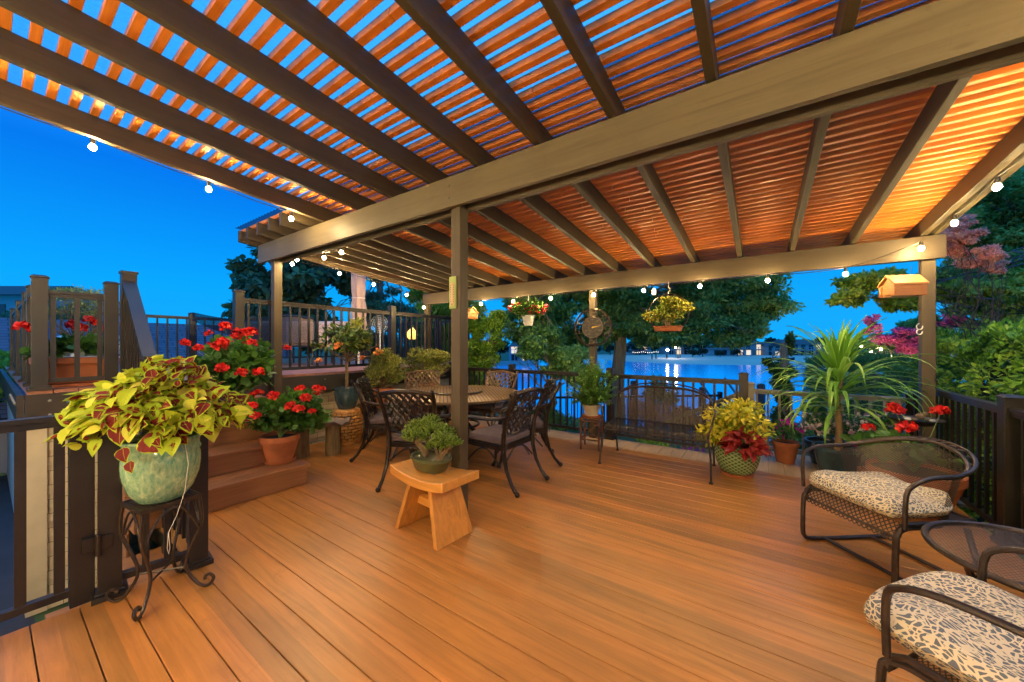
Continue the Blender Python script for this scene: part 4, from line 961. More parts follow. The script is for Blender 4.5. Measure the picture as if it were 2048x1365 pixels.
def flowers(parent,pts,r_,mat,name='flower_head',petals=46,stem=None,kind='quad'):
    """each flower head is its own mesh: a ball of petals on its stem"""
    me=None
    for i,p in enumerate(pts):
        if me is None:
            u=unit(petals); u[:,2]=np.abs(u[:,2])*.8-.12; P_=u*r_*(.45+.35*rng.random((petals,1)))
            D=np.cross(u,unit(petals))+u*.5; Nn=u+unit(petals)*.6
            o=leafcloud(name,P_,D,Nn,r_*.75,r_*.75,'small',mat,parent); me=o.data
        else: o=put(name,me,parent)
        o.location=p; o.rotation_euler=(random.uniform(-.4,.4),random.uniform(-.4,.4),random.uniform(0,6)); s_=random.uniform(.75,1.25); o.scale=(s_,s_,s_)
def stems(parent,root,pts,mat,r_=.003,bend=.3,name='stems'):
    b=MB(); root=Vector(root)
    for p in pts:
        p=Vector(p); m_=root.lerp(p,.5); m_.z+=bend*(p-root).length*.3; m_+=Vector((random.uniform(-.03,.03),random.uniform(-.03,.03),0)); b.tube([root,root.lerp(m_,.6)+Vector((0,0,.01)),m_,p],[r_*1.6,r_*1.3,r_,r_*.7],5)
    return b.build(name,mat,parent,smooth=True)
M['stem']=simple('green_stem',(.13,.20,.05),.6,0,.2); M['stemb']=simple('brown_stem',(.20,.13,.06),.8,0,.3,20,.4)
# ---- big coleus in glazed pot on iron stand
t=thing('coleus_plant','huge lime and burgundy coleus in a pale green glazed pot on the iron stand','potted plant',(-2.665,.545,.521))
pm=potm('celadon_drip_glaze',(.07,.24,.16),(.48,.60,.34),.12,46,.55)
MB().lathe([(0,0),(.085,0),(.10,.010),(.132,.06),(.153,.13),(.160,.19),(.158,.235),(.154,.25),(.160,.262),(.161,.272),(.154,.285),(.156,.31),(.163,.322),(.163,.332),(.155,.337),(.145,.328),(.14,.30)],(0,0,0),48).build('pot',pm,t,smooth='all')
MB().lathe([(0,.31),(.145,.308)],(0,0,0),24).build('soil',M['soil'],t)
Rt=np.array([math.cos(YW),math.sin(YW),0]); Fw=np.array([.60,-.80,0])   # right of and toward the viewer
ctr=np.array([.0,.0,.43])+Rt*-.02
def crown_(n,rad,lo,hi,L0,L1,red,yel,seed_up=.1):
    u=unit(n); u[:,2]=np.where(u[:,2]<-.12,np.abs(u[:,2])*.6,u[:,2]); s_=u@Rt
    r_=lo+(hi-lo)*rng.random(n)**.6
    P_=ctr+np.outer(s_*r_*rad[0],Rt)+np.outer((u@Fw)*r_*rad[1],Fw)+np.outer(u[:,2]*r_*rad[2],[0,0,1])
    P_[:,2]-=.10*np.maximum(0,-s_-.35)+.05*np.maximum(0,s_-.6); P_[:,2]+=.05*np.sin(s_*6+1)
    D=u*.9+unit(n)*.7; D[:,2]-=.35; Nn=u*.6+unit(n)*.45+np.array([.15,-.35,.75])
    Ls=L0+(L1-L0)*rng.random(n)**1.5
    tone=np.clip(.25+.75*rng.random(n),0,1); rd=rng.random(n)<np.where(s_>.0,red,red*.08); tone=np.where(rd,rng.random(n)*.25,tone)
    return P_-D/np.linalg.norm(D,axis=1,keepdims=True)*Ls[:,None]*.4,D,Nn,Ls,tone
a=crown_(900,(.42,.27,.28),.78,1.06,.045,.11,.44,.5); leafcloud('foliage',a[0],a[1],a[2],a[3],a[3]*.72,'leaf',LM['col'],t,a[4])
a=crown_(560,(.37,.26,.26),.45,.85,.035,.060,.3,.5); leafcloud('inner_leaves',a[0],a[1],a[2],a[3],a[3]*.75,'leaf',LM['col'],t,a[4])
spec=[(.00,.20,.34,.11,.02),(.075,.19,.40,.115,.0),(.10,.20,.27,.125,.0),(-.05,.22,.42,.085,.05),(.015,.21,.22,.075,.0),(-.10,.20,.26,.085,.55),(.15,.15,.36,.08,.1),(.05,.18,.48,.08,.0),(-.20,.12,.31,.11,.8),(.19,.12,.28,.09,.0),(-.27,.05,.24,.10,.9),(-.31,.0,.31,.09,.8),(.06,.22,.16,.06,.0)]
P_=[];D=[];Nn=[];Ls=[];rn=[]
for (sx_,fw,z,l_,rv) in spec:
    P_.append(Rt*sx_+Fw*fw*1.05+np.array([0,0,z+.115])); D.append(Rt*(sx_*3.0+rng.normal()*.25)+Fw*.35+np.array([0,0,-.6])); Nn.append(Fw*1.0+np.array([0,0,.5])+rng.normal(size=3)*.12); Ls.append(l_); rn.append(rv)
leafcloud('front_leaves',P_,D,Nn,np.array(Ls),np.array(Ls)*.80,'leaf',LM['col'],t,np.array(rn))
# broad pale leaves arching at the top right
P_=[];D=[];Nn=[];Ls=[]
for (sx_,z,l_,dx_) in [(-.10,.62,.11,-.6),(.0,.66,.11,.5),(.07,.64,.10,.3),(.18,.60,.12,.2),(.24,.56,.13,.8),(.28,.48,.15,.5),(.29,.42,.13,.3),(.14,.58,.10,-.4)]:
    P_.append(ctr*[1,1,0]+Rt*sx_+Fw*.02+np.array([0,0,z])); D.append(Rt*dx_+np.array([0,0,-.25])+Fw*.3); Nn.append(Fw*.5+Rt*.25+np.array([0,0,.8])); Ls.append(l_)
leafcloud('top_leaves',P_,D,Nn,np.array(Ls),np.array(Ls)*.75,'leaf',LM['coly2'],t,.55+.2*rng.random(len(P_)))
stems(t,(0,0,.30),[tuple(ctr+unit(1)[0]*np.array([.22,.22,.15])) for _ in range(26)],M['stem'],.004)
MB().tube([tuple(Rt*a_+Fw*b_+np.array([0,0,c_])) for a_,b_,c_ in ((.155,.04,.32),(.175,.04,.2),(.165,.05,.06),(.14,.07,-.06),(.115,.09,-.14),(.108,.09,-.22),(.116,.09,-.25),(.122,.09,-.22),(.115,.09,-.14))],.0014,5).build('loop_of_string',M['white'],t,smooth=True)
# ---- geraniums
def geranium(label,loc,pr,ph,crown_c,crown_r,n,heads,grp='red geraniums in clay pots',potname='terra',saucer=True,nc=16,hr=.045):
    t=thing('geranium_plant',label,'potted plant',loc,0,grp)
    pot(t,pr,pr*.66,ph,M[potname],.05*ph/.27,lip=.012)
    if saucer: MB().lathe([(0,.002),(pr*.78,.002),(pr*.86,.03),(pr*.82,.03),(pr*.76,.010),(0,.010)],(0,0,0),30).build('saucer',M['terra'],t,smooth=True)
    ball_plant('foliage',n,crown_c,crown_r,.062,.062,'round',LM['ger'],t,nc,.42,0,-.5)
    stems(t,(0,0,ph-.03),[tuple(np.array(crown_c)+unit(1)[0]*np.array(crown_r)*.6) for _ in range(14)],M['stem'],.005)
    hs=[]
    for _ in range(heads):
        q=unit(1)[0]; q[2]=abs(q[2])*.9+.1; q[1]-=.35; q/=np.linalg.norm(q); hs.append(tuple(np.array(crown_c)+q*np.array(crown_r)*random.uniform(.95,1.45)))
    stems(t,(crown_c[0],crown_c[1],crown_c[2]-.05),hs,M['stem'],.0022,.15,'flower_stems')
    flowers(t,hs,hr,LM['redp']); return t
geranium('red geranium in a terracotta pot and saucer on the lowest stair tread',(-3.93,1.66,.194),.165,.265,(.05,.02,.46),(.34,.33,.23),1200,20,nc=20,hr=.040)
geranium('tall red geranium higher up the steps behind the coleus',(-4.36,1.38,.578),.15,.25,(.04,.06,.46),(.36,.38,.40),1900,30,nc=28,hr=.046)
# terracotta trough on the upper deck
t=thing('geranium_trough','red geraniums in a square terracotta trough behind the narrow railing panel','potted plant',(-5.45,.50,UZ))
b=MB(); b.add([(i*(.13+.02*k),j*(.22+.03*k),.03+.24*k) for k in(0,1) for j in(-1,1) for i in(-1,1)],[(0,1,5,4),(2,6,7,3),(0,4,6,2),(1,3,7,5),(0,2,3,1)]); b.bb((-.165,-.265,.21),(.165,.265,.27)); b.build('pot',M['terra'],t,bevel=.006)
MB().box((0,0,.012),(.34,.5,.024)).build('saucer',M['terra'],t,bevel=.006)
ball_plant('foliage',420,(0,0,.36),(.17,.30,.11),.062,.062,'round',LM['ger'],t,10,.45,0,-.5)
hs=[(.08,-.02,.58),(.10,.08,.62),(.08,.17,.54),(.02,.22,.56),(.10,-.30,.54),(.05,.03,.55)]
stems(t,(0,0,.3),hs,M['stem'],.003,.15,'flower_stems'); flowers(t,hs,.045,LM['redp'])
# bushy plant in an olive glazed pot, upper deck
t=thing('bushy_plant','wiry bush in an olive glazed pot behind the narrow railing panel','potted plant',(-6.7,.62,UZ))
pot(t,.21,.12,.42,potm('olive_glaze',(.12,.12,.05),(.26,.25,.12),.25,8),.04,belly=.03)
ball_plant('foliage',2600,(0,.03,.82),(.42,.5,.27),.028,.015,'quad',LM['jade'],t,26,.3,0,-.6)
stems(t,(0,0,.4),[tuple(np.array((0,.03,.8))+unit(1)[0]*np.array((.4,.48,.25))) for _ in range(30)],M['stemb'],.004)
# hibiscus standard in blue pot
t=thing('hibiscus_plant','braided trunk hibiscus with orange blooms in a dark blue pot on the basket stool','potted plant',(-4.72,2.84,.471))
pot(t,.155,.105,.29,potm('navy_glaze',(.012,.03,.045),(.06,.11,.12),.15,22),.02,belly=.02)
b=MB()
for ph in(0,2.09,4.19): b.tube([(.013*math.cos(ph+z*26),.013*math.sin(ph+z*26),.26+z) for z in [i*.016 for i in range(24)]],.010,6)
b.build('braided_trunk',M['stemb'],t,smooth=True)
ball_plant('foliage',1050,(.02,.08,.86),(.46,.46,.28),.085,.045,'small',LM['hib'],t,24,.33,.15,-.5)
ball_plant('foliage',60,(.05,.10,1.15),(.08,.08,.14),.085,.045,'small',LM['hib'],t,4,.5,-.4,-.5,rnd=lambda a:.7+.3*a)
stems(t,(0,0,.64),[tuple(np.array((.02,.08,.86))+unit(1)[0]*np.array((.42,.42,.24))) for _ in range(22)]+[(.05,.1,1.12)],M['stemb'],.005,.1,'branches')
flowers(t,[(.15,-.20,.86),(.42,.20,.78),(.30,.05,.70),(-.36,-.20,.85),(-.10,-.34,.66)],.05,LM['orap'],'flower',14)
# jade shrubs
def jade(label,loc,c,r_,n,grp):
    t=thing('jade_shrub',label,'potted plant',loc,0,grp)
    pot(t,.15,.11,.22,M['terra'],.04)
    ball_plant('foliage',n,c,r_,.034,.019,'quad',LM['jade'],t,34,.27,-.3,-.7)
    stems(t,(0,0,.2),[tuple(np.array(c)+unit(1)[0]*np.array(r_)*.85) for _ in range(40)],M['stemb'],.007,.1,'branches'); return t
tb2=thing('plant_bench','low dark bench under the two jade shrubs against the shingle wall','bench',(-4.75,3.75,0))
MB().bb((-4.95,3.15,.44),(-4.55,4.75,.48)).build('top',M['step'],tb2,world=True)
for x in(-4.92,-4.58):
    for y in(3.2,4.7): MB().bb((x-.02,y-.02,0),(x+.02,y+.02,.439)).build('leg',M['step'],tb2,world=True)
jade('leggy jade shrub left of the other, beside the hibiscus',(-4.72,3.42,.481),(.0,.0,.48),(.30,.34,.33),6500,'jade shrubs on the low bench')
jade('wider jade shrub right of the other, behind the pergola post',(-4.74,4.32,.481),(.0,.05,.50),(.34,.50,.34),8500,'jade shrubs on the low bench')
# succulent bonsai on wooden stool
t=thing('succulent_bonsai','bright green finger-leaved succulent in an oval olive bonsai pot on the wooden stool','potted plant',(-2.03,1.89,.413),R(-5)); t.scale=(1.2,1.2,1.15)
b=MB(); pr=[(0,.008),(.09,.008),(.105,.02),(.128,.075),(.134,.08),(.134,.095),(.12,.095),(.118,.08),(0,.078)]
b.lathe(pr,(0,0,0),36); b.v=[(x*1.12,y*.82,z) for x,y,z in b.v]; b.build('pot',simple('olive_bonsai_pot',(.075,.085,.035),.35,0,.25,10,.15,40),t,smooth=True)
MB().box((0,0,.006),(.17,.10,.012)).build('foot',M['drift'],t,bevel=.002)
st_=[]; fol_P=[];fol_D=[]
lob=[(-.13,.0,.235,.085),(-.04,.03,.265,.085),(-.08,-.05,.195,.085),(.03,.0,.24,.07),(.13,-.02,.20,.07),(.17,.02,.185,.06),(.10,-.04,.165,.06),(-.17,-.02,.20,.06),(.08,.04,.235,.06)]
for (x,y,z,r_) in lob:
    r_*=1.2; z+=.02; k_=int(210*(r_/.085)**2); u=unit(k_); u[:,2]=np.abs(u[:,2])*1.0-.25
    fol_P.append(np.array([x,y,z-.01])+u*r_*(.35+.35*rng.random((k_,1)))); fol_D.append(u+np.array([0,0,.65])+unit(k_)*.25); st_.append((x,y,z-.02))
fol_P=np.vstack(fol_P); fol_D=np.vstack(fol_D); V=[];F=[];rn=[]
for k in range(len(fol_P)):   # finger-shaped leaves
    p=Vector(fol_P[k]); d=Vector(fol_D[k]).normalized(); x=d.orthogonal().normalized(); y=d.cross(x); l_=.022+.016*rng.random(); base=len(V)
    for (q,r_) in((0,.0022),(.6,.0036),(1,.0026)):
        for j in range(4): a=j*1.5708; V.append(p+d*l_*q+x*r_*math.cos(a)+y*r_*math.sin(a))
    for q in range(2):
        for j in range(4): a=base+q*4; F.append((a+j,a+(j+1)%4,a+4+(j+1)%4,a+4+j))
    F.append((base+8,base+9,base+10,base+11)); rn+=[rng.random()*.6+.2]*8+[.95]*4
link(bpy.data.objects.new('foliage',npmesh('foliage',[tuple(v) for v in V],F,LM['junip'],None,rn,True)),t)
stems(t,(-.05,0,.08),st_[:4]+st_[7:8],M['stemb'],.009,.1,'trunk'); stems(t,(.09,-.01,.08),st_[4:7]+st_[8:],M['stemb'],.008,.1,'trunk')
# fern
t=thing('fern_plant','feathery asparagus fern in a cream pot on the bamboo stand','potted plant',(-1.82,4.50,.414))
pot(t,.115,.075,.155,simple('cream_pot',(.55,.46,.30),.5,0,.12,12),.02,lip=.005); MB().lathe([(0,.0),(.115,.0),(.125,.018),(.11,.018),(0,.006)],(0,0,0),28).build('saucer',M['terra'],t,smooth=True)
P_=[];D=[];Nn=[];b=MB()
for k in range(150):
    a=rng.random()*6.28; L0=.17+.19*rng.random(); el=rng.random()*.95+.45; dx=math.cos(a);dy=math.sin(a)
    pts=[]
    for i in range(9):
        u_=i/8; r_=L0*u_*math.cos(el)*1.1; z=.15+L0*1.75*math.sin(el)*u_-.16*u_*u_*math.cos(el); pts.append((dx*(r_+.02),dy*(r_+.02),z))
    b.tube(pts,.0018,4)
    for i in range(1,9):
        for j in range(20):
            q=np.array(pts[i])*(1)+ (np.array(pts[i])-np.array(pts[i-1]))*rng.random(); P_.append(q); v=unit(1)[0]; v[2]*=.4; D.append(v+np.array([dx,dy,-.1])*.5); Nn.append(np.array([0,0,1.])+v*.2)
b.build('stems',M['stem'],t); leafcloud('fronds',P_,D,Nn,.034+.016*rng.random(len(P_)),.010,'quad',LM['fern'],t)
# green lattice pot with yellow and red coleus
t=thing('yellow_coleus_plant','yellow coleus mound with a dark red coleus in a green lattice-pattern pot','potted plant',(-.20,4.44,0))
g=G('green_lattice_glaze'); sp_=g.n('ShaderNodeSeparateXYZ'); g.l(g.tc.outputs['UV'],sp_.inputs[0]); A_=g.math('MULTIPLY',sp_.outputs[0],22); B_=g.math('MULTIPLY',sp_.outputs[1],26)
p1=g.math('ABSOLUTE',g.math('SUBTRACT',g.math('FRACT',g.math('ADD',A_,B_)),.5)); p2=g.math('ABSOLUTE',g.math('SUBTRACT',g.math('FRACT',g.math('SUBTRACT',A_,B_)),.5)); mn=g.math('MINIMUM',p1,p2)
g.set(g.ramp(mn,[(.02,(.34,.42,.20)),(.13,(.17,.26,.09)),(.3,(.055,.10,.03))]),.25); g.bump(mn,-1.0,.012)
MB().lathe([(0,.02),(.12,.02),(.16,.06),(.19,.13),(.205,.20),(.205,.27),(.20,.30),(.21,.305),(.21,.32),(.19,.32),(.185,.29)],(0,0,0),48).build('pot',g.m,t,smooth='all')
MB().lathe([(0,.0),(.14,.0),(.155,.03),(.14,.03),(0,.02)],(0,0,0),30).build('saucer',M['terra'],t,smooth=True)
ball_plant('foliage',2100,(.02,.03,.52),(.34,.34,.27),.058,.032,'small',LM['coly'],t,26,.33,.15,-.6)
ball_plant('foliage',380,(-.22,-.06,.38),(.16,.16,.10),.058,.032,'small',LM['coly'],t,7,.45,.25,-.6)
n=130; u=unit(n); u[:,2]=np.abs(u[:,2]); c_=np.array([.07,-.20,.30])
leafcloud('red_leaves',c_+u*np.array([.17,.14,.17])*(.6+.4*rng.random((n,1))),u+unit(n)*.5+np.array([0,-.2,-.3]),u+np.array([0,-.5,.6]),.075+.03*rng.random(n),.06,'leaf',LM['colr'],t)
# impatiens pots on the landing
def impat(label,loc,pr,ph,c,r_,n,nf,pm_,fm,mat='terra'):
    t=thing('impatiens_plant',label,'potted plant',loc); pot(t,pr,pr*.68,ph,M[mat] if isinstance(mat,str) else mat,.04)
    ball_plant('foliage',n,c,r_,.045,.026,'small',LM['imp'],t,12,.4,.1,-.5)
    P_,u,_=crownpts(nf,c,np.array(r_)*1.1,8,.45,.9,.0); leafcloud('blossoms',np.repeat(P_,4,0)+rng.normal(size=(nf*4,3))*.009,unit(nf*4),np.repeat(u,4,0)+np.array([0,-.7,.5]),.036,.034,'small',fm,t); return t
impat('magenta impatiens in a tapering terracotta pot right of the yellow coleus',(.24,5.22,0),.125,.24,(0,0,.36),(.20,.18,.12),330,26,None,LM['magp'])
impat('small purple impatiens in a terracotta pot behind the barrel armchair',(.86,4.62,0),.10,.20,(0,0,.34),(.14,.14,.12),150,8,None,LM['magp'])
impat('white and pink impatiens in a dark tub behind the spiky dracaena',(.62,5.40,0),.19,.26,(.0,.0,.42),(.36,.22,.20),700,95,None,LM['whip'],potm('black_tub',(.01,.012,.014),(.03,.035,.04),.3))
impat('pink and white impatiens in a tub between dracaena and corner post',(1.02,5.30,0),.17,.28,(.0,.0,.50),(.26,.22,.20),500,60,None,LM['whip'],potm('black_tub_two',(.01,.012,.014),(.03,.035,.04),.3))
# big terracotta bowl with red geranium at the corner
geranium('red geranium in a wide terracotta bowl in the deck corner behind the armchair',(1.03,4.28,0),.27,.34,(-.03,.0,.47),(.30,.26,.13),620,0,saucer=False)
tg=bpy.data.objects['geranium_plant.002']; hs=[(-.26,.0,.64),(-.04,-.02,.67),(-.06,.22,.78),(.20,.18,.80)]
stems(tg,(0,0,.4),hs,M['stem'],.003,.12,'flower_stems'); flowers(tg,hs,.048,LM['redp'])
# dracaena
t=thing('dracaena_plant','tall spiky dracaena with long arching leaves in a dark blue tub','potted plant',(.665,4.98,0))
pot(t,.20,.15,.30,potm('blue_tub',(.01,.03,.05),(.03,.08,.11),.2,10),.03)
MB().tube([(0,0,.25),(.01,0,.5),(-.01,.01,.8),(.02,0,1.02)],[.035,.03,.028,.022],10).build('trunk',M['stemb'],t,smooth=True)
def straps(n,z0,z1,Lr,el,wd,seed,tn):
    r_=random.Random(seed); V=[];F=[];rn=[];uv=[]
    for k in range(n):
        a=r_.uniform(0,6.283); z=r_.uniform(z0,z1); L0=r_.uniform(*Lr); e0=r_.uniform(*el); dr=r_.uniform(1.1,2.3)*(1.35-e0/1.6); tv=tn(r_); base=len(V); ns=11
        px,pz=.02,z; x_,y_=math.cos(a),math.sin(a); ang=e0
        for i in range(ns+1):
            u_=i/ns; w_=wd*(.35+.65*math.sin(min(1,u_*2.2)*1.57))*(1-u_**2.2)+.0008
            nx_,nz=-math.sin(ang),math.cos(ang)
            c_=(px*x_,px*y_,pz)
            for s_ in(-1,0,1): V.append((c_[0]-y_*s_*w_ -x_*(0),c_[1]+x_*s_*w_,c_[2]+(0.006 if s_ else 0)-0*nz)); uv.append((u_,s_)); rn.append(min(1,tv+.25*abs(s_)))
            px+=math.cos(ang)*L0/ns; pz+=math.sin(ang)*L0/ns; ang-=dr*(u_**1.1)*2.4/ns
        for i in range(ns):
            for j in(0,1): q=base+3*i+j; F.append((q,q+1,q+4,q+3))
    return V,F,rn,uv
for nm,args in (('upper_leaves',(44,.95,1.08,(.50,.72),(.85,1.50),.023,1,lambda r_:r_.uniform(.1,.7))),('middle_leaves',(52,.82,1.02,(.65,.88),(.10,.75),.022,2,lambda r_:r_.uniform(.3,.9))),('lower_leaves',(40,.62,.90,(.60,.85),(-.15,.55),.023,3,lambda r_:r_.uniform(.3,1)))):
    V,F,rn,uv=straps(*args); link(bpy.data.objects.new(nm,npmesh(nm,V,F,LM['dra'],uv,rn,True)),t)
# hanging basket with red begonias
t=thing('hanging_basket','white hanging pot overflowing with red begonias under the far beam','hanging plant',(-3.03,4.88,1.655))
MB().lathe([(0,0),(.066,0),(.07,.02),(.10,.14),(.105,.145),(.105,.16),(.09,.155)],(0,0,0),28).build('pot',M['white'],t,smooth=True)
ball_plant('foliage',1000,(0,0,.25),(.30,.27,.15),.055,.030,'small',LM['ger'],t,14,.4,.5,-.4)
P_,u,_=crownpts(44,(0,0,.25),(.32,.29,.16),12,.4,.9,-.3); flowers(t,[tuple(p) for p in P_],.032,leafmat('begonia_petal',[(0,(.55,.01,.03)),(1,(.80,.05,.08))],.2),'blossom',16)
b=MB(); b.tube([(0,0,.47),(0,0,.40)],.008,6)
for i in range(3): a=R(120*i+20); b.tube([(.10*math.cos(a),.10*math.sin(a),.15),(0,0,.41)],.003,4)
b.build('hanger',M['white'],t)
# bonsai in hanging hoop
t=thing('hanging_bonsai','yellow-green bonsai in a shallow brown tray inside a hanging metal hoop','hanging plant',(-.955,4.88,1.515))
MB().tube([(.235*math.cos(6.2832*i/40),0,.235+.235*math.sin(6.2832*i/40)) for i in range(40)],.009,6,True).build('hoop',M['iron'],t,smooth=True)
b=MB(); b.add([(i*(.14+.02*k),j*(.07+.01*k),.005+.065*k) for k in(0,1) for j in(-1,1) for i in(-1,1)],[(0,1,5,4),(2,6,7,3),(0,4,6,2),(1,3,7,5),(0,2,3,1)]); b.bb((-.165,-.085,.055),(.165,.085,.07)); b.build('tray',M['terra'],t,bevel=.005)
stems(t,(0,0,.06),[(.02,0,.15),(-.10,.0,.22),(.12,.02,.22),(.0,.0,.30),(.07,-.03,.3),(-.06,.03,.28)],M['stemb'],.008,.05,'trunk')
ball_plant('foliage',2200,(0,0,.255),(.29,.20,.18),.034,.026,'small',leafmat('bonsai_leaf',[(0,(.07,.14,.02)),(.5,(.25,.30,.04)),(1,(.50,.42,.05))],.3),t,18,.36,.1,-.6)
b=MB(); b.tube([(0,0,.47),(0,0,.50),(.02,0,.515),(.02,0,.545),(0,0,.56),(0,.02,.63)],.0035,5); b.build('hanger',M['white'],t)
t=thing('glass_jar_light','small clear hanging jar beside the bonsai hoop under the far beam','lantern',(-1.13,4.90,1.995))
MB().lathe([(0,0),(.02,.0),(.027,.02),(.027,.06),(.016,.075),(.016,.085),(0,.085)],(0,0,0),16).build('jar',emit('pale_jar',(.9,.8,.6),.6),t,smooth=True); MB().tube([(0,0,.085),(0,0,.15)],.002,4).build('wire',M['cord'],t)
# ================================================================ TREES AND BACKGROUND
M['pile']=simple('dock_piling',(.035,.035,.04),.9,0,.3,6,.5,20)
def bough(b,a,c,r0,r1,wob=.1,n=6):
    a=Vector(a);c=Vector(c); pts=[]
    for i in range(n+1):
        u=i/n; q=a.lerp(c,u)+Vector((random.uniform(-1,1),random.uniform(-1,1),random.uniform(-.5,.5)))*wob*(a-c).length*math.sin(math.pi*u)*.5; pts.append(q)
    b.tube(pts,[r0+(r1-r0)*i/n for i in range(n+1)],7); return pts
def tree(name,label,cat,base,h,trunk_r,blobs,n,L_,W_,mat,grp=None,kind='quad',nlimb=16,droop=.2,nc=18,cr=.34,lean=(0,0),bark='bark',minz=-1,z0=None,tmin=4):
    """blobs: list of (centre xyz world, radii) making up an uneven crown"""
    t=thing(name,label,cat,base,0,grp); B=Vector(base); b=MB()
    top=Vector((lean[0],lean[1],h)); tp=bough(b,(0,0,-.1),top,trunk_r,trunk_r*.62,.025,8)
    for (c,r_) in blobs:
        c=Vector(c)-B
        for _ in range(max(2,nlimb//len(blobs))):
            s_=tp[random.randint(tmin,8)]; e_=c+Vector((random.uniform(-1,1)*r_[0],random.uniform(-1,1)*r_[1],random.uniform(-.7,.8)*r_[2]))*.75
            pp=bough(b,s_,e_,trunk_r*.24,trunk_r*.04,.18,6)
            for q in range(2): bough(b,pp[random.randint(2,4)],e_+Vector((random.uniform(-1,1)*r_[0],random.uniform(-1,1)*r_[1],random.uniform(-.6,.6)*r_[2]))*.5,trunk_r*.12,trunk_r*.03,.2,4)
    b.build('trunk',M[bark],t,smooth=True)
    vol=[np.prod(r_)**(2/3) for _,r_ in blobs]; tv=sum(vol); PP=[];UU=[];TT=[]
    for (c,r_),v in zip(blobs,vol):
        P_,u,tone=crownpts(int(n*v/tv),np.array(c)-np.array(base),r_,nc,cr,.35,minz); PP.append(P_);UU.append(u);TT.append(tone)
    P_=np.vstack(PP);u=np.vstack(UU);tone=np.concatenate(TT); k_=len(P_)
    D=u*.8+unit(k_); D[:,2]-=droop; Nn=u+unit(k_)*.8+np.array([0,0,.6])
    leafcloud('crown',P_,D,Nn,L_*(.6+.8*rng.random(k_)),W_*(.6+.8*rng.random(k_)),kind,LM[mat],t,tone); return t
def cam_pt(px,d,y):  # world point from photograph column, depth and row
    x,yy,_=P(px,d); return (x,yy,1.35-(y-690)*d/723.72)
def bl(px,d,y,rx,ry,rz): return (cam_pt(px,d,y),(rx,ry,rz))
GZ=-.96
# large oak in front of the water
o=P(1237,9.6,GZ)
tree('oak_tree','large spreading oak with thick grey trunk in front of the water','tree',o,4.7,.20,
 [bl(1200,9.6,560,1.5,1.5,1.0),bl(1320,9.6,500,2.0,1.6,1.3),bl(1440,9.8,560,1.5,1.3,.95),bl(1530,9.8,610,.75,.8,.45),bl(1360,9.2,640,1.1,1.0,.55),bl(1480,9.6,650,.75,.8,.45),bl(1100,9.8,600,1.2,1.2,.85),bl(1120,10.3,690,.9,.8,.55),bl(1300,9.5,380,2.4,2.0,1.3),bl(1240,9.9,620,1.3,1.2,.7),bl(1400,9.9,610,1.4,1.2,.7),bl(1190,9.7,670,.7,.7,.45),bl(1275,9.2,650,.7,.6,.3),bl(1350,9.0,675,.8,.7,.25),bl(1450,9.2,678,.7,.6,.2),bl(1300,9.9,670,.9,.8,.4)],125000,.115,.055,'oak',nlimb=14,droop=.3,nc=40,cr=.28,tmin=6)
tree('dark_tree','dark drooping tree left of the oak trunk reaching down to the railing','tree',P(1105,8.2,GZ),1.7,.10,
 [bl(1110,8.2,700,.85,.8,.55),bl(1050,8.6,640,.8,.8,.7),bl(1140,8.0,740,.6,.6,.3),bl(1060,8.4,560,.9,.8,.6)],26000,.10,.045,'oak',nlimb=10,droop=.5,nc=22,cr=.3)
tree('juniper','bright green juniper just past the end of the upper deck','shrub',P(965,7.6,GZ),2.0,.07,
 [bl(955,7.6,720,.42,.42,.55),bl(978,7.5,670,.38,.38,.5),bl(1000,7.4,640,.16,.2,.22),bl(940,7.7,640,.35,.35,.5),bl(960,7.4,770,.4,.4,.4)],22000,.065,.026,'juni',nlimb=12,droop=-.5,nc=20,cr=.28)
tree('catalpa_tree','big leaved dark tree against the blue sky behind the left end of the beam','tree',P(560,13,GZ),4.2,.2,
 [bl(560,13,600,1.9,1.6,1.1),bl(500,13,620,1.0,.8,.45),bl(490,13,540,.7,.7,.35),bl(560,13,500,1.0,.9,.6),bl(650,13,560,1.6,1.5,1.0),bl(600,13,660,2.0,1.4,.7),bl(500,13,690,.8,.7,.3)],13000,.24,.17,'dark',nlimb=16,droop=.5,nc=22,cr=.27,kind='small')
tree('spruce_tree','dark spruce behind the tied umbrella','tree',P(760,14,GZ),6.,.16,
 [bl(755,14,700,1.6,1.5,.9),bl(760,14,610,1.3,1.2,.9),bl(770,14,530,.9,.9,.8),bl(830,13.5,650,1.0,1.0,1.1)],30000,.15,.05,'dark',nlimb=14,droop=.6,nc=26,cr=.26)
tree('pine_tree','olive pine catching lamplight behind the right end of the upper deck','tree',P(870,10.5,GZ),3.6,.12,
 [bl(860,10.5,650,.8,.8,.8),bl(850,10.5,590,.6,.6,.6),bl(905,10.5,600,.7,.7,.7),bl(900,11,700,.9,.8,.6)],22000,.11,.035,'juni',nlimb=8,droop=-.2,nc=20,cr=.28)
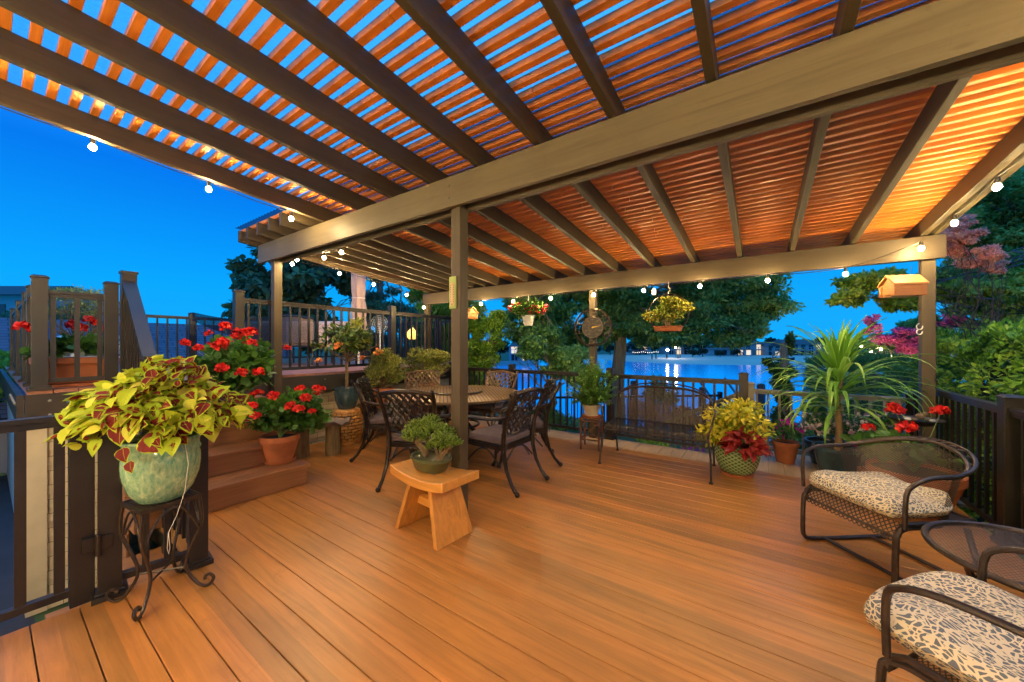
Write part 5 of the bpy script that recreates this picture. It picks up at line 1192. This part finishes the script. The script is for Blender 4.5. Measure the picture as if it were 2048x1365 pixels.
# right-hand trees
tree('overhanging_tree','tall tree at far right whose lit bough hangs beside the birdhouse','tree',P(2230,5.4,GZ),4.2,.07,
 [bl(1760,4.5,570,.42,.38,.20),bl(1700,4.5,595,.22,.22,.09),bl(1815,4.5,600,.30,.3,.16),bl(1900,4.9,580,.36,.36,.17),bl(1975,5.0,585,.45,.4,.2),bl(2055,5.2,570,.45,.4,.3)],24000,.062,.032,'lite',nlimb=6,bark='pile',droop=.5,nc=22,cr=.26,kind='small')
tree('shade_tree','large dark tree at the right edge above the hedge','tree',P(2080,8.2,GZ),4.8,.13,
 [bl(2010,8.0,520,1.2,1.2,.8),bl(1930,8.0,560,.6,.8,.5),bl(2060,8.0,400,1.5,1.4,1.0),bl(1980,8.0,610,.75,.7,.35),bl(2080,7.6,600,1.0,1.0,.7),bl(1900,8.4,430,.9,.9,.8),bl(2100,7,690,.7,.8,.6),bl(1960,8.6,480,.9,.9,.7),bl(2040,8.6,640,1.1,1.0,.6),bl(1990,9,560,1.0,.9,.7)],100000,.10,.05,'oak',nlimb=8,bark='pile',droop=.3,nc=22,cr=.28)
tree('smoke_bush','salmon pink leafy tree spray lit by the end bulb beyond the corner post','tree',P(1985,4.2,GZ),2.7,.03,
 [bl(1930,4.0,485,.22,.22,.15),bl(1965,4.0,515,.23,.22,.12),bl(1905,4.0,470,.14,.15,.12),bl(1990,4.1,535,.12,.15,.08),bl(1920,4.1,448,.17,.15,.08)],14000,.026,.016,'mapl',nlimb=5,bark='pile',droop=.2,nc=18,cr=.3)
tree('crepe_myrtle','crepe myrtle with pink-purple blooms beyond the hedge at right','tree',P(1850,9.5,GZ),2.0,.07,
 [bl(1880,9.5,690,.75,.6,.40),bl(1930,9.3,690,.60,.5,.28),bl(1900,9.4,640,.28,.3,.22),bl(1790,9.8,680,.55,.6,.38),bl(1745,9.8,650,.20,.2,.30),bl(1820,9.6,715,.8,.6,.3)],20000,.065,.042,'pink',nlimb=8,droop=.0,nc=20,cr=.24)
tree('crepe_myrtle','green leafy lower part of a second crepe myrtle behind the dracaena','tree',P(1775,10.4,GZ),1.8,.07,
 [bl(1770,10.4,690,.9,.6,.35),bl(1850,10.2,650,.5,.5,.4)],11000,.09,.04,'oak',nlimb=6,droop=.1,nc=18,cr=.26)
# ivy clad stump
t=tree('ivy_trunk','dead forked trunk thickly clad in ivy standing at the water edge','tree',P(1568,8.6,GZ),2.35,.11,
 [bl(1563,8.6,840,.28,.28,.45),bl(1562,8.6,780,.27,.27,.40),bl(1568,8.6,740,.22,.22,.28),bl(1580,8.6,690,.11,.12,.36),bl(1548,8.6,735,.10,.12,.18),bl(1535,8.6,722,.08,.1,.10)],9000,.065,.05,'ivy',nlimb=8,droop=.6,nc=16,cr=.4)
# hedges
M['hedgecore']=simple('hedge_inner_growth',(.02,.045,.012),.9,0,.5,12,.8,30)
def hedge(name,label,A,Bp,wd,h,n,L_,W_,mat,base=GZ,lump=.12,grp=None,kind='small'):
    A=Vector(A);Bp=Vector(Bp); t=thing(name,label,'hedge',(A.x,A.y,base),0,grp); d=(Bp-A); Lg=d.length; d.normalize(); q=Vector((-d.y,d.x,0))
    # inner dark mass of twigs so one cannot look straight through
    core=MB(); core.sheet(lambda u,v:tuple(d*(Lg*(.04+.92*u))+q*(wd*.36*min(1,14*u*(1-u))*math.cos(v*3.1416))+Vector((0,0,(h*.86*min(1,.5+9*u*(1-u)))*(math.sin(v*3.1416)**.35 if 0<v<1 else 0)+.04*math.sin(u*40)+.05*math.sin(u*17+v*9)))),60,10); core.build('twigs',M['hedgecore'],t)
    u=rng.random(n); side=rng.random(n); 
    f=np.where(side<.42,0,np.where(side<.6,1,2)); v=rng.random(n); ends=rng.random(n)<wd/(Lg+wd)*.5; u=np.where(ends,np.where(rng.random(n)<.5,.02,.98)+rng.normal(size=n)*.02,u); f=np.where(ends,3,f)
    x=u*Lg; lump_=lump*(np.sin(x*3.1+1)+.6*np.sin(x*7.3)+.5*np.sin(x*1.3+v*5)+rng.normal(size=n)*.45)
    off=np.where(f==3,(rng.random(n)-.5)*wd*.9,0)+np.where(f==3,0,1)*np.where(f==0,-wd/2-lump_*.6,np.where(f==1,wd/2+lump_*.6,(v-.5)*wd)); z=np.where(f==2,h+lump_*.8,v*h)
    edge=np.where((f!=2)&(v>.85),1-(v-.85)*1.8,1); off=off*edge
    P_=np.outer(x,np.array(d))+np.outer(off,np.array(q))+np.outer(z,[0,0,1])
    no=np.where((f==0)[:,None],-np.array(q),np.where((f==1)[:,None],np.array(q),np.array([0,0,1.])))
    cl=(np.sin(x*5.7+z*4)+np.sin(z*9+x*2.1)+2)/4; tone=np.clip(cl*.6+rng.random(n)*.5,0,1)
    leafcloud('foliage',P_,no*.9+unit(n)*.9+np.array([0,0,.35]),no+unit(n)*.7+np.array([0,0,.4]),L_*(.6+.8*rng.random(n)),W_*(.6+.8*rng.random(n)),kind,LM[mat],t,tone); return t
hedge('hedge','glossy green leafy hedge outside the right-hand railing',(2.35,1.0,0),(2.35,7.2,0),1.1,2.35,80000,.060,.030,'hedge',lump=.10)
hedge('hedge','fine textured clipped yew hedge running toward the water',(2.55,7.0,0),(1.75,12.5,0),1.6,1.95,42000,.060,.020,'hedge2',kind='quad',lump=.10)
hedge('hedge','rounded shrub hedge between the ivy trunk and the yew hedge',P(1625,9.6),P(1720,9.2),1.3,1.75,18000,.065,.026,'hedge2',kind='quad')
hedge('hedge','dark glossy hedge beyond the driveway at the far left edge',(-9.0,-1.8,0),(-12.5,.2,0),1.2,2.0,16000,.08,.045,'hedge')
# flower bed shrubs in the yard seen through the railings
for (nm,lab,px,d,y,r_,n,mt,kd) in [('ornamental_grass','tawny mounded grass behind the bench mesh',1290,6.6,835,(.45,.4,.36),2600,'rust','quad'),
 ('barberry_shrub','dusky red barberry shrub behind the right half of the bench',1375,6.8,850,(.36,.35,.34),2200,'rust','small'),
 ('weeping_maple','small weeping maple with dark leaves rising over the far railing behind the bench',1320,7.6,790,(.42,.4,.42),1500,'dark','small'),
 ('bedding_plant','low green bedding plants at the foot of the railing behind the bench',1300,6.0,900,(.7,.35,.12),1500,'hedge','small'),
 ('boxwood_shrub','dark rounded shrub seen through the railing left of the fern stand',1100,6.8,850,(.55,.4,.35),2200,'hedge2','small'),
 ('laurel_shrub','dark low shrub in the yard beyond the landing rail',1590,6.8,880,(.55,.4,.30),2200,'hedge2','small')]:
    c=cam_pt(px,d,y); c=(c[0],c[1],max(c[2],GZ+r_[2])); base=(c[0],c[1],GZ)
    t=thing(nm,lab,'shrub',base); ball_plant('foliage',n,(0,0,c[2]-GZ),r_,.07 if kd!='quad' else .16,.035 if kd!='quad' else .008,kd,LM[mt],t,16,.34,0,-.6)
    stems(t,(0,0,0),[tuple(np.array((0,0,c[2]-GZ))+unit(1)[0]*np.array(r_)*.7) for _ in range(14)],M['stemb'],.008,.05,'branches')
c=cam_pt(1385,5.7,905); t=thing('impatiens_bed','magenta bedding impatiens just outside the railing by the bench foot','flowers',(c[0],c[1],GZ))
ball_plant('foliage',500,(0,0,c[2]-GZ-.05),(.3,.2,.10),.05,.03,'small',LM['imp'],t,8,.4); P_,u,_=crownpts(160,(0,0,c[2]-GZ),(.28,.18,.07),8,.45,.9,.0); leafcloud('blossoms',P_,unit(160),u+np.array([0,0,.6]),.035,.035,'small',LM['magp'],t)
stems(t,(0,0,0),[(.1*i-.2,0,c[2]-GZ-.1) for i in range(5)],M['stem'],.01)
# lower yard: bulkhead walk, dock rail, pilings
railing('low black railing along the bulkhead beyond the dark tree',(P(1000,9.4)[0],P(1000,9.4)[1]),(P(1440,9.9)[0],P(1440,9.9)[1]),[0,.5,1],z0=GZ,top=.95,ph=1.0,sp=.16,bal=.02,group='waterside railings')
railing('black railing of the floating dock right of the stair handrail',(P(1400,12)[0],P(1400,12)[1]),(P(1620,12)[0],P(1620,12)[1]),[0,.5,1],z0=-2.2,top=.95,ph=1.0,sp=.16,bal=.02,group='waterside railings')
for px,d,y,lab in [(1522,13,768,'wooden dock piling right of the landing post'),(1268,13,762,'wooden dock piling seen over the rail left of the bench'),(1405,15,775,'thin dock piling behind the stair rail')]:
    c=cam_pt(px,d,y); t=MB().lathe([(0,-4),(.14,-4),(.13,-.04),(.10,0),(0,0)],(0,0,0),12).build('piling',M['pile'],None,smooth=True); t.location=c; tag(t,lab,'piling','dock pilings')
t=thing('dock','grey floating dock with gangway beyond the bulkhead','dock',P(1450,13,-2.6)); x0,y0,_=P(1380,13); x1,y1,_=P(1560,13)
MB().bar((x0,y0,-2.7),(x1,y1,-2.7),1.6,.25).build('float',M['railg'],t,world=True)
MB().bar((*P(1445,10.6)[:2],-1.0),(*P(1470,12.6)[:2],-2.5),.9,.08).build('gangway',M['railg'],t,world=True)
for s in(1395,1450): MB().bar((*P(s,10.8)[:2],.35),(*P(s+55,12.8)[:2],-1.2),.05,.05).build('handrail',M['railg'],t,world=True)
# far shore houses
M['siding']=simple('house_siding',(.34,.34,.36),.8,0,.06,.5,0); M['roof']=simple('house_roof',(.06,.065,.075),.85,0,.2,1,.2,8); M['winlit']=emit('lit_window',(1.0,.74,.45),.6); M['win']=simple('dark_window',(.02,.025,.035),.15,0,.1,1,0)
def house(label,px0,px1,d,ytop,yeave,zg,floors,lit,grp='houses on the far shore',gable=False):
    x0,y0,_=P(px0,d); x1,y1,_=P(px1,d); ze=1.35-(yeave-690)*d/723.7; zt=1.35-(ytop-690)*d/723.7
    t=thing('beach_house',label,'house',(x0,y0,zg),math.atan2(y1-y0,x1-x0),grp); W_=math.hypot(x1-x0,y1-y0); H=ze-zg; RH=zt-ze; Dp=8
    MB().bb((0,0,0),(W_,Dp,H)).build('wall',M['siding'],t)
    b=MB()
    if gable: b.add([(-.4,-.5,H),(W_+.4,-.5,H),(W_/2,-.5,H+RH),(-.4,Dp,H),(W_+.4,Dp,H),(W_/2,Dp,H+RH)],[(0,1,2),(3,5,4),(0,2,5,3),(1,4,5,2)])
    else: b.add([(-.5,-.6,H),(W_+.5,-.6,H),(W_+.5,Dp+.5,H),(-.5,Dp+.5,H),(1.2,Dp/2,H+RH),(W_-1.2,Dp/2,H+RH)],[(0,1,5,4),(1,2,5),(2,3,4,5),(3,0,4),(0,3,2,1)])
    b.build('roof',M['roof'],t)
    n=max(2,int(W_/2.4)); 
    for f in range(floors):
        for i in range(n):
            xx=(i+.5)*W_/n; zz=(f+.55)*H/floors; l_=(i+f*3) in lit
            w_=MB().bb((xx-.7,-.05,zz-.75),(xx+.7,.02,zz+.75)).build('window',M['winlit'] if l_ else M['win'],t)
    if floors>1:
        MB().bb((W_*.1,-1.6,H/2-.1),(W_*.95,-.06,H/2+.05)).build('balcony',M['siding'],t); b=MB(); b.bb((W_*.1,-1.6,H/2+.9),(W_*.95,-1.52,H/2+1.0)); 
        for i in range(6): b.bb((W_*(.1+.17*i)-.06,-1.6,0),(W_*(.1+.17*i)+.06,-1.48,H/2+.95))
        b.build('balcony_rail',M['siding'],t)
    return t
house('two storey pale house with balcony and hipped roof behind the dracaena tip',1568,1645,118,679,689,-2.3,2,[7])
house('pale gabled house left of the ivy trunk on the far shore',1535,1562,118,684,693,-2.3,2,[1],gable=True)
house('pale house half hidden by oak leaves left of the gabled house',1485,1528,121,678,689,-2.3,2,[1,4])
house('low beach pavilion with flat pale roof by the sand',1425,1505,113,696,699,-2.3,1,[3,4])
house('brightly lit house low beneath the oak boughs',1335,1380,128,680,690,-2.3,2,[1,4])
house('warm lit house seen under the dark tree at left of centre',1018,1060,82,684,694,-2.3,2,[1,3])
house('dim house among trees behind the oak trunk',1262,1300,130,682,692,-2.3,2,[4])
t=thing('sea_wall','lit pinkish sea wall along the water at left of centre','wall',P(1010,76,-3)); x0,y0,_=P(960,76);x1,y1,_=P(1075,76)
MB().bar((x0,y0,-2.6),(x1,y1,-2.6),.6,1.0).build('wall_face',simple('sea_wall_pink',(.5,.33,.28),.8,0,.1,1,0),t,world=True)
for i,px in enumerate([1335,1352]):
    c=cam_pt(px,100,701+i*-6); tl=thing('shore_lamp','bright white lamp %s on the far shore under the oak'%('with the narrower water glint' if i==0 else 'with the broader water glint'),'lamp',(c[0],c[1],-2.4),0,'lamps on the far shore')
    MB().tube([(0,0,0),(0,0,c[2]+2.4)],.06,6).build('pole',M['rail'],tl); MB().sphere((0,0,c[2]+2.5),.35,10,7).build('globe',emit('shore_lamp_glow%d'%i,(1,.93,.8),45.0*(1+i)),tl,smooth='all')
b=thing('shore_string_lights','dotted row of tiny white lights along the far shore right of the oak trunk','string lights',cam_pt(1290,112,706)); me=None
for i in range(13):
    p=cam_pt(1266+i*4.2,112,705+.8*math.sin(i)); q=Vector(p)-Vector(b.location)
    if me is None: me=MB().sphere((0,0,0),.09,6,4).mesh('bulb',emit('shore_bulb',(1,.9,.8),3),'all')
    put('bulb',me,b,q)
# tree line behind the far houses: individual rounded trees
LM['far']=leafmat('far_tree_leaf',[(0,(.008,.02,.012)),(1,(.03,.055,.03))],.1,.8)
pr_=[]
for k in range(3):
    P_,u,tone=crownpts(900,(0,0,4.2),(3.6,3.6,3.0),16,.36,.4,-.6); o=leafcloud('crown',P_,u+unit(900),u+unit(900)*.5+np.array([0,0,.5]),1.0,.6,'quad',LM['far'],None,tone); pr_.append(o.data); bpy.data.objects.remove(o)
trk=MB().tube([(0,0,-1),(.1,0,1.5),(0,.1,3.5)],[.35,.28,.15],7).mesh('trunk',M['pile'],True)
rr=random.Random(4)
fars=[(px,rr.uniform(124,140),rr.uniform(.55,1.0)) for px in range(1070,1480,30)]+[(1405,108,.45),(1440,106,.35),(1475,110,.4),(1385,107,.4)]+[(px,rr.uniform(128,150),rr.uniform(.7,1.1)) for px in range(1480,1860,32)]+[(px,rr.uniform(85,100),rr.uniform(.7,1.0)) for px in (900,935,965,1000,1040,1075,1110,1160)]+[(px,rr.uniform(60,90),rr.uniform(.6,.9)) for px in(-40,10,60,110,160,210,250)]
where=['behind the beach houses','along the far tree line','on the far shore','in the distant tree line']
for i,(px,d,s_) in enumerate(fars):
    t=thing('distant_tree','small dark rounded tree of the distant tree line across the water','tree',P(px,d,-2.6),i*1.3,'trees of the distant tree line'); put('crown',pr_[i%3],t,scale=(s_,s_,s_*.9)); put('trunk',trk,t,scale=(s_,s_,s_))
# driftwood/beach posts
for i,px in enumerate([1304,1312,1333,1356,1360]):
    c=P(px,98+i,-2.5); tag(MB().box((c[0],c[1],-1.9),(.25,.25,1.3)).build('mooring_post',M['pile'],None),'small dark mooring post on the pale sand spit','post','mooring posts on the sand')
t=thing('beached_boat','small dark boat lying on the sand by the ivy trunk','boat',P(1568,80,-2.45),.3); MB().sheet(lambda u,v:(-2+4*u,(.7*math.sin(math.pi*min(1,u*1.0+.02))**.6)*math.cos(math.pi*v),.75-.7*math.sin(math.pi*v)+.35*(2*u-1)**2),16,8).build('hull',M['pile'],t,smooth=True,solid=.06)
# shingled garage at left: long roof with ridge along Y
g=G('asphalt_shingles'); br=g.n('ShaderNodeTexBrick'); br.offset=.5; br.inputs['Scale'].default_value=1; br.inputs['Brick Width'].default_value=.3; br.inputs['Row Height'].default_value=.13; br.inputs['Mortar Size'].default_value=.010
br.inputs['Color1'].default_value=(.085,.09,.13,1); br.inputs['Color2'].default_value=(.12,.12,.17,1); br.inputs['Mortar'].default_value=(.02,.02,.03,1); g.l(g.co((1,1,1),'UV'),br.inputs[0]); g.set(br.outputs[0],.85); g.bump(br.outputs[0],.4,.01); M['shing']=g.m
t=thing('garage','low garage with blue-grey shingled roof beyond the upper deck','garage',(-14,1,GZ))
b=MB(); b.add([(-10.6,-6,.10),(-10.6,5.6,.10),(-14,5.6,1.96),(-14,-6,1.96)],[(0,1,2,3)],[(0,0),(11.6,0),(11.6,3.9),(0,3.9)]); b.add([(-17.4,-6,.10),(-17.4,5.6,.10),(-14,5.6,1.96),(-14,-6,1.96)],[(0,3,2,1)],[(0,0),(11.6,0),(11.6,3.9),(0,3.9)]); b.build('roof',M['shing'],t,world=True,solid=.08)
b=MB(); b.bb((-17,-5.8,GZ),(-11,5.4,.1)); b.add([(-17,5.4,.1),(-11,5.4,.1),(-14,5.4,1.86)],[(0,2,1)]); b.build('wall',M['siding'],t,world=True)
t=thing('crow_ornament','pair of whirligig birds on a pale post box at the far left edge','ornament',(-9.4,.55,UZ))
MB().bb((-9.47,.40,UZ),(-9.33,.54,1.63)).build('post',M['trimw'],t,world=True); MB().bb((-9.5,.37,1.63),(-9.3,.57,1.66)).build('cap',M['trimw'],t,world=True)
b=MB(); b.sphere((-9.0,.68,1.45),.09,10,6,(1,.6,.5)); b.add([(-9.05,.68,1.47),(-9.25,.78,1.56),(-9.0,.74,1.58),(-8.85,.70,1.50)],[(0,1,2,3)]); b.tube([(-9.0,.68,1.42),(-9.0,.68,UZ)],.008,5); b.build('bird',M['white'],t,world=True,smooth=True)
house('neighbouring house with dark roof and pale wall at the far left',-330,74,38,560,591,GZ,2,[],grp=None)
tree('cedar_tree','dark cedar behind the upper deck at far left','tree',P(150,16,GZ),3.2,.12,[bl(120,16,620,1.2,1.0,.6),bl(60,17,640,1.4,1.0,.6),bl(95,16,590,.4,.4,.5),bl(150,15,640,.9,.9,.5),bl(30,16,650,.9,.8,.5)],5500,.17,.05,'dark',nlimb=14,droop=.3,nc=18,cr=.3)

# garden string in the crepe myrtle
pts=[cam_pt(px,9.0,y) for px,y in ((1702,700),(1722,693),(1742,704),(1762,699),(1785,712),(1718,712),(1752,716))]
string('warm fairy bulbs hung in the crepe myrtle behind the dracaena',pts,grp=None)
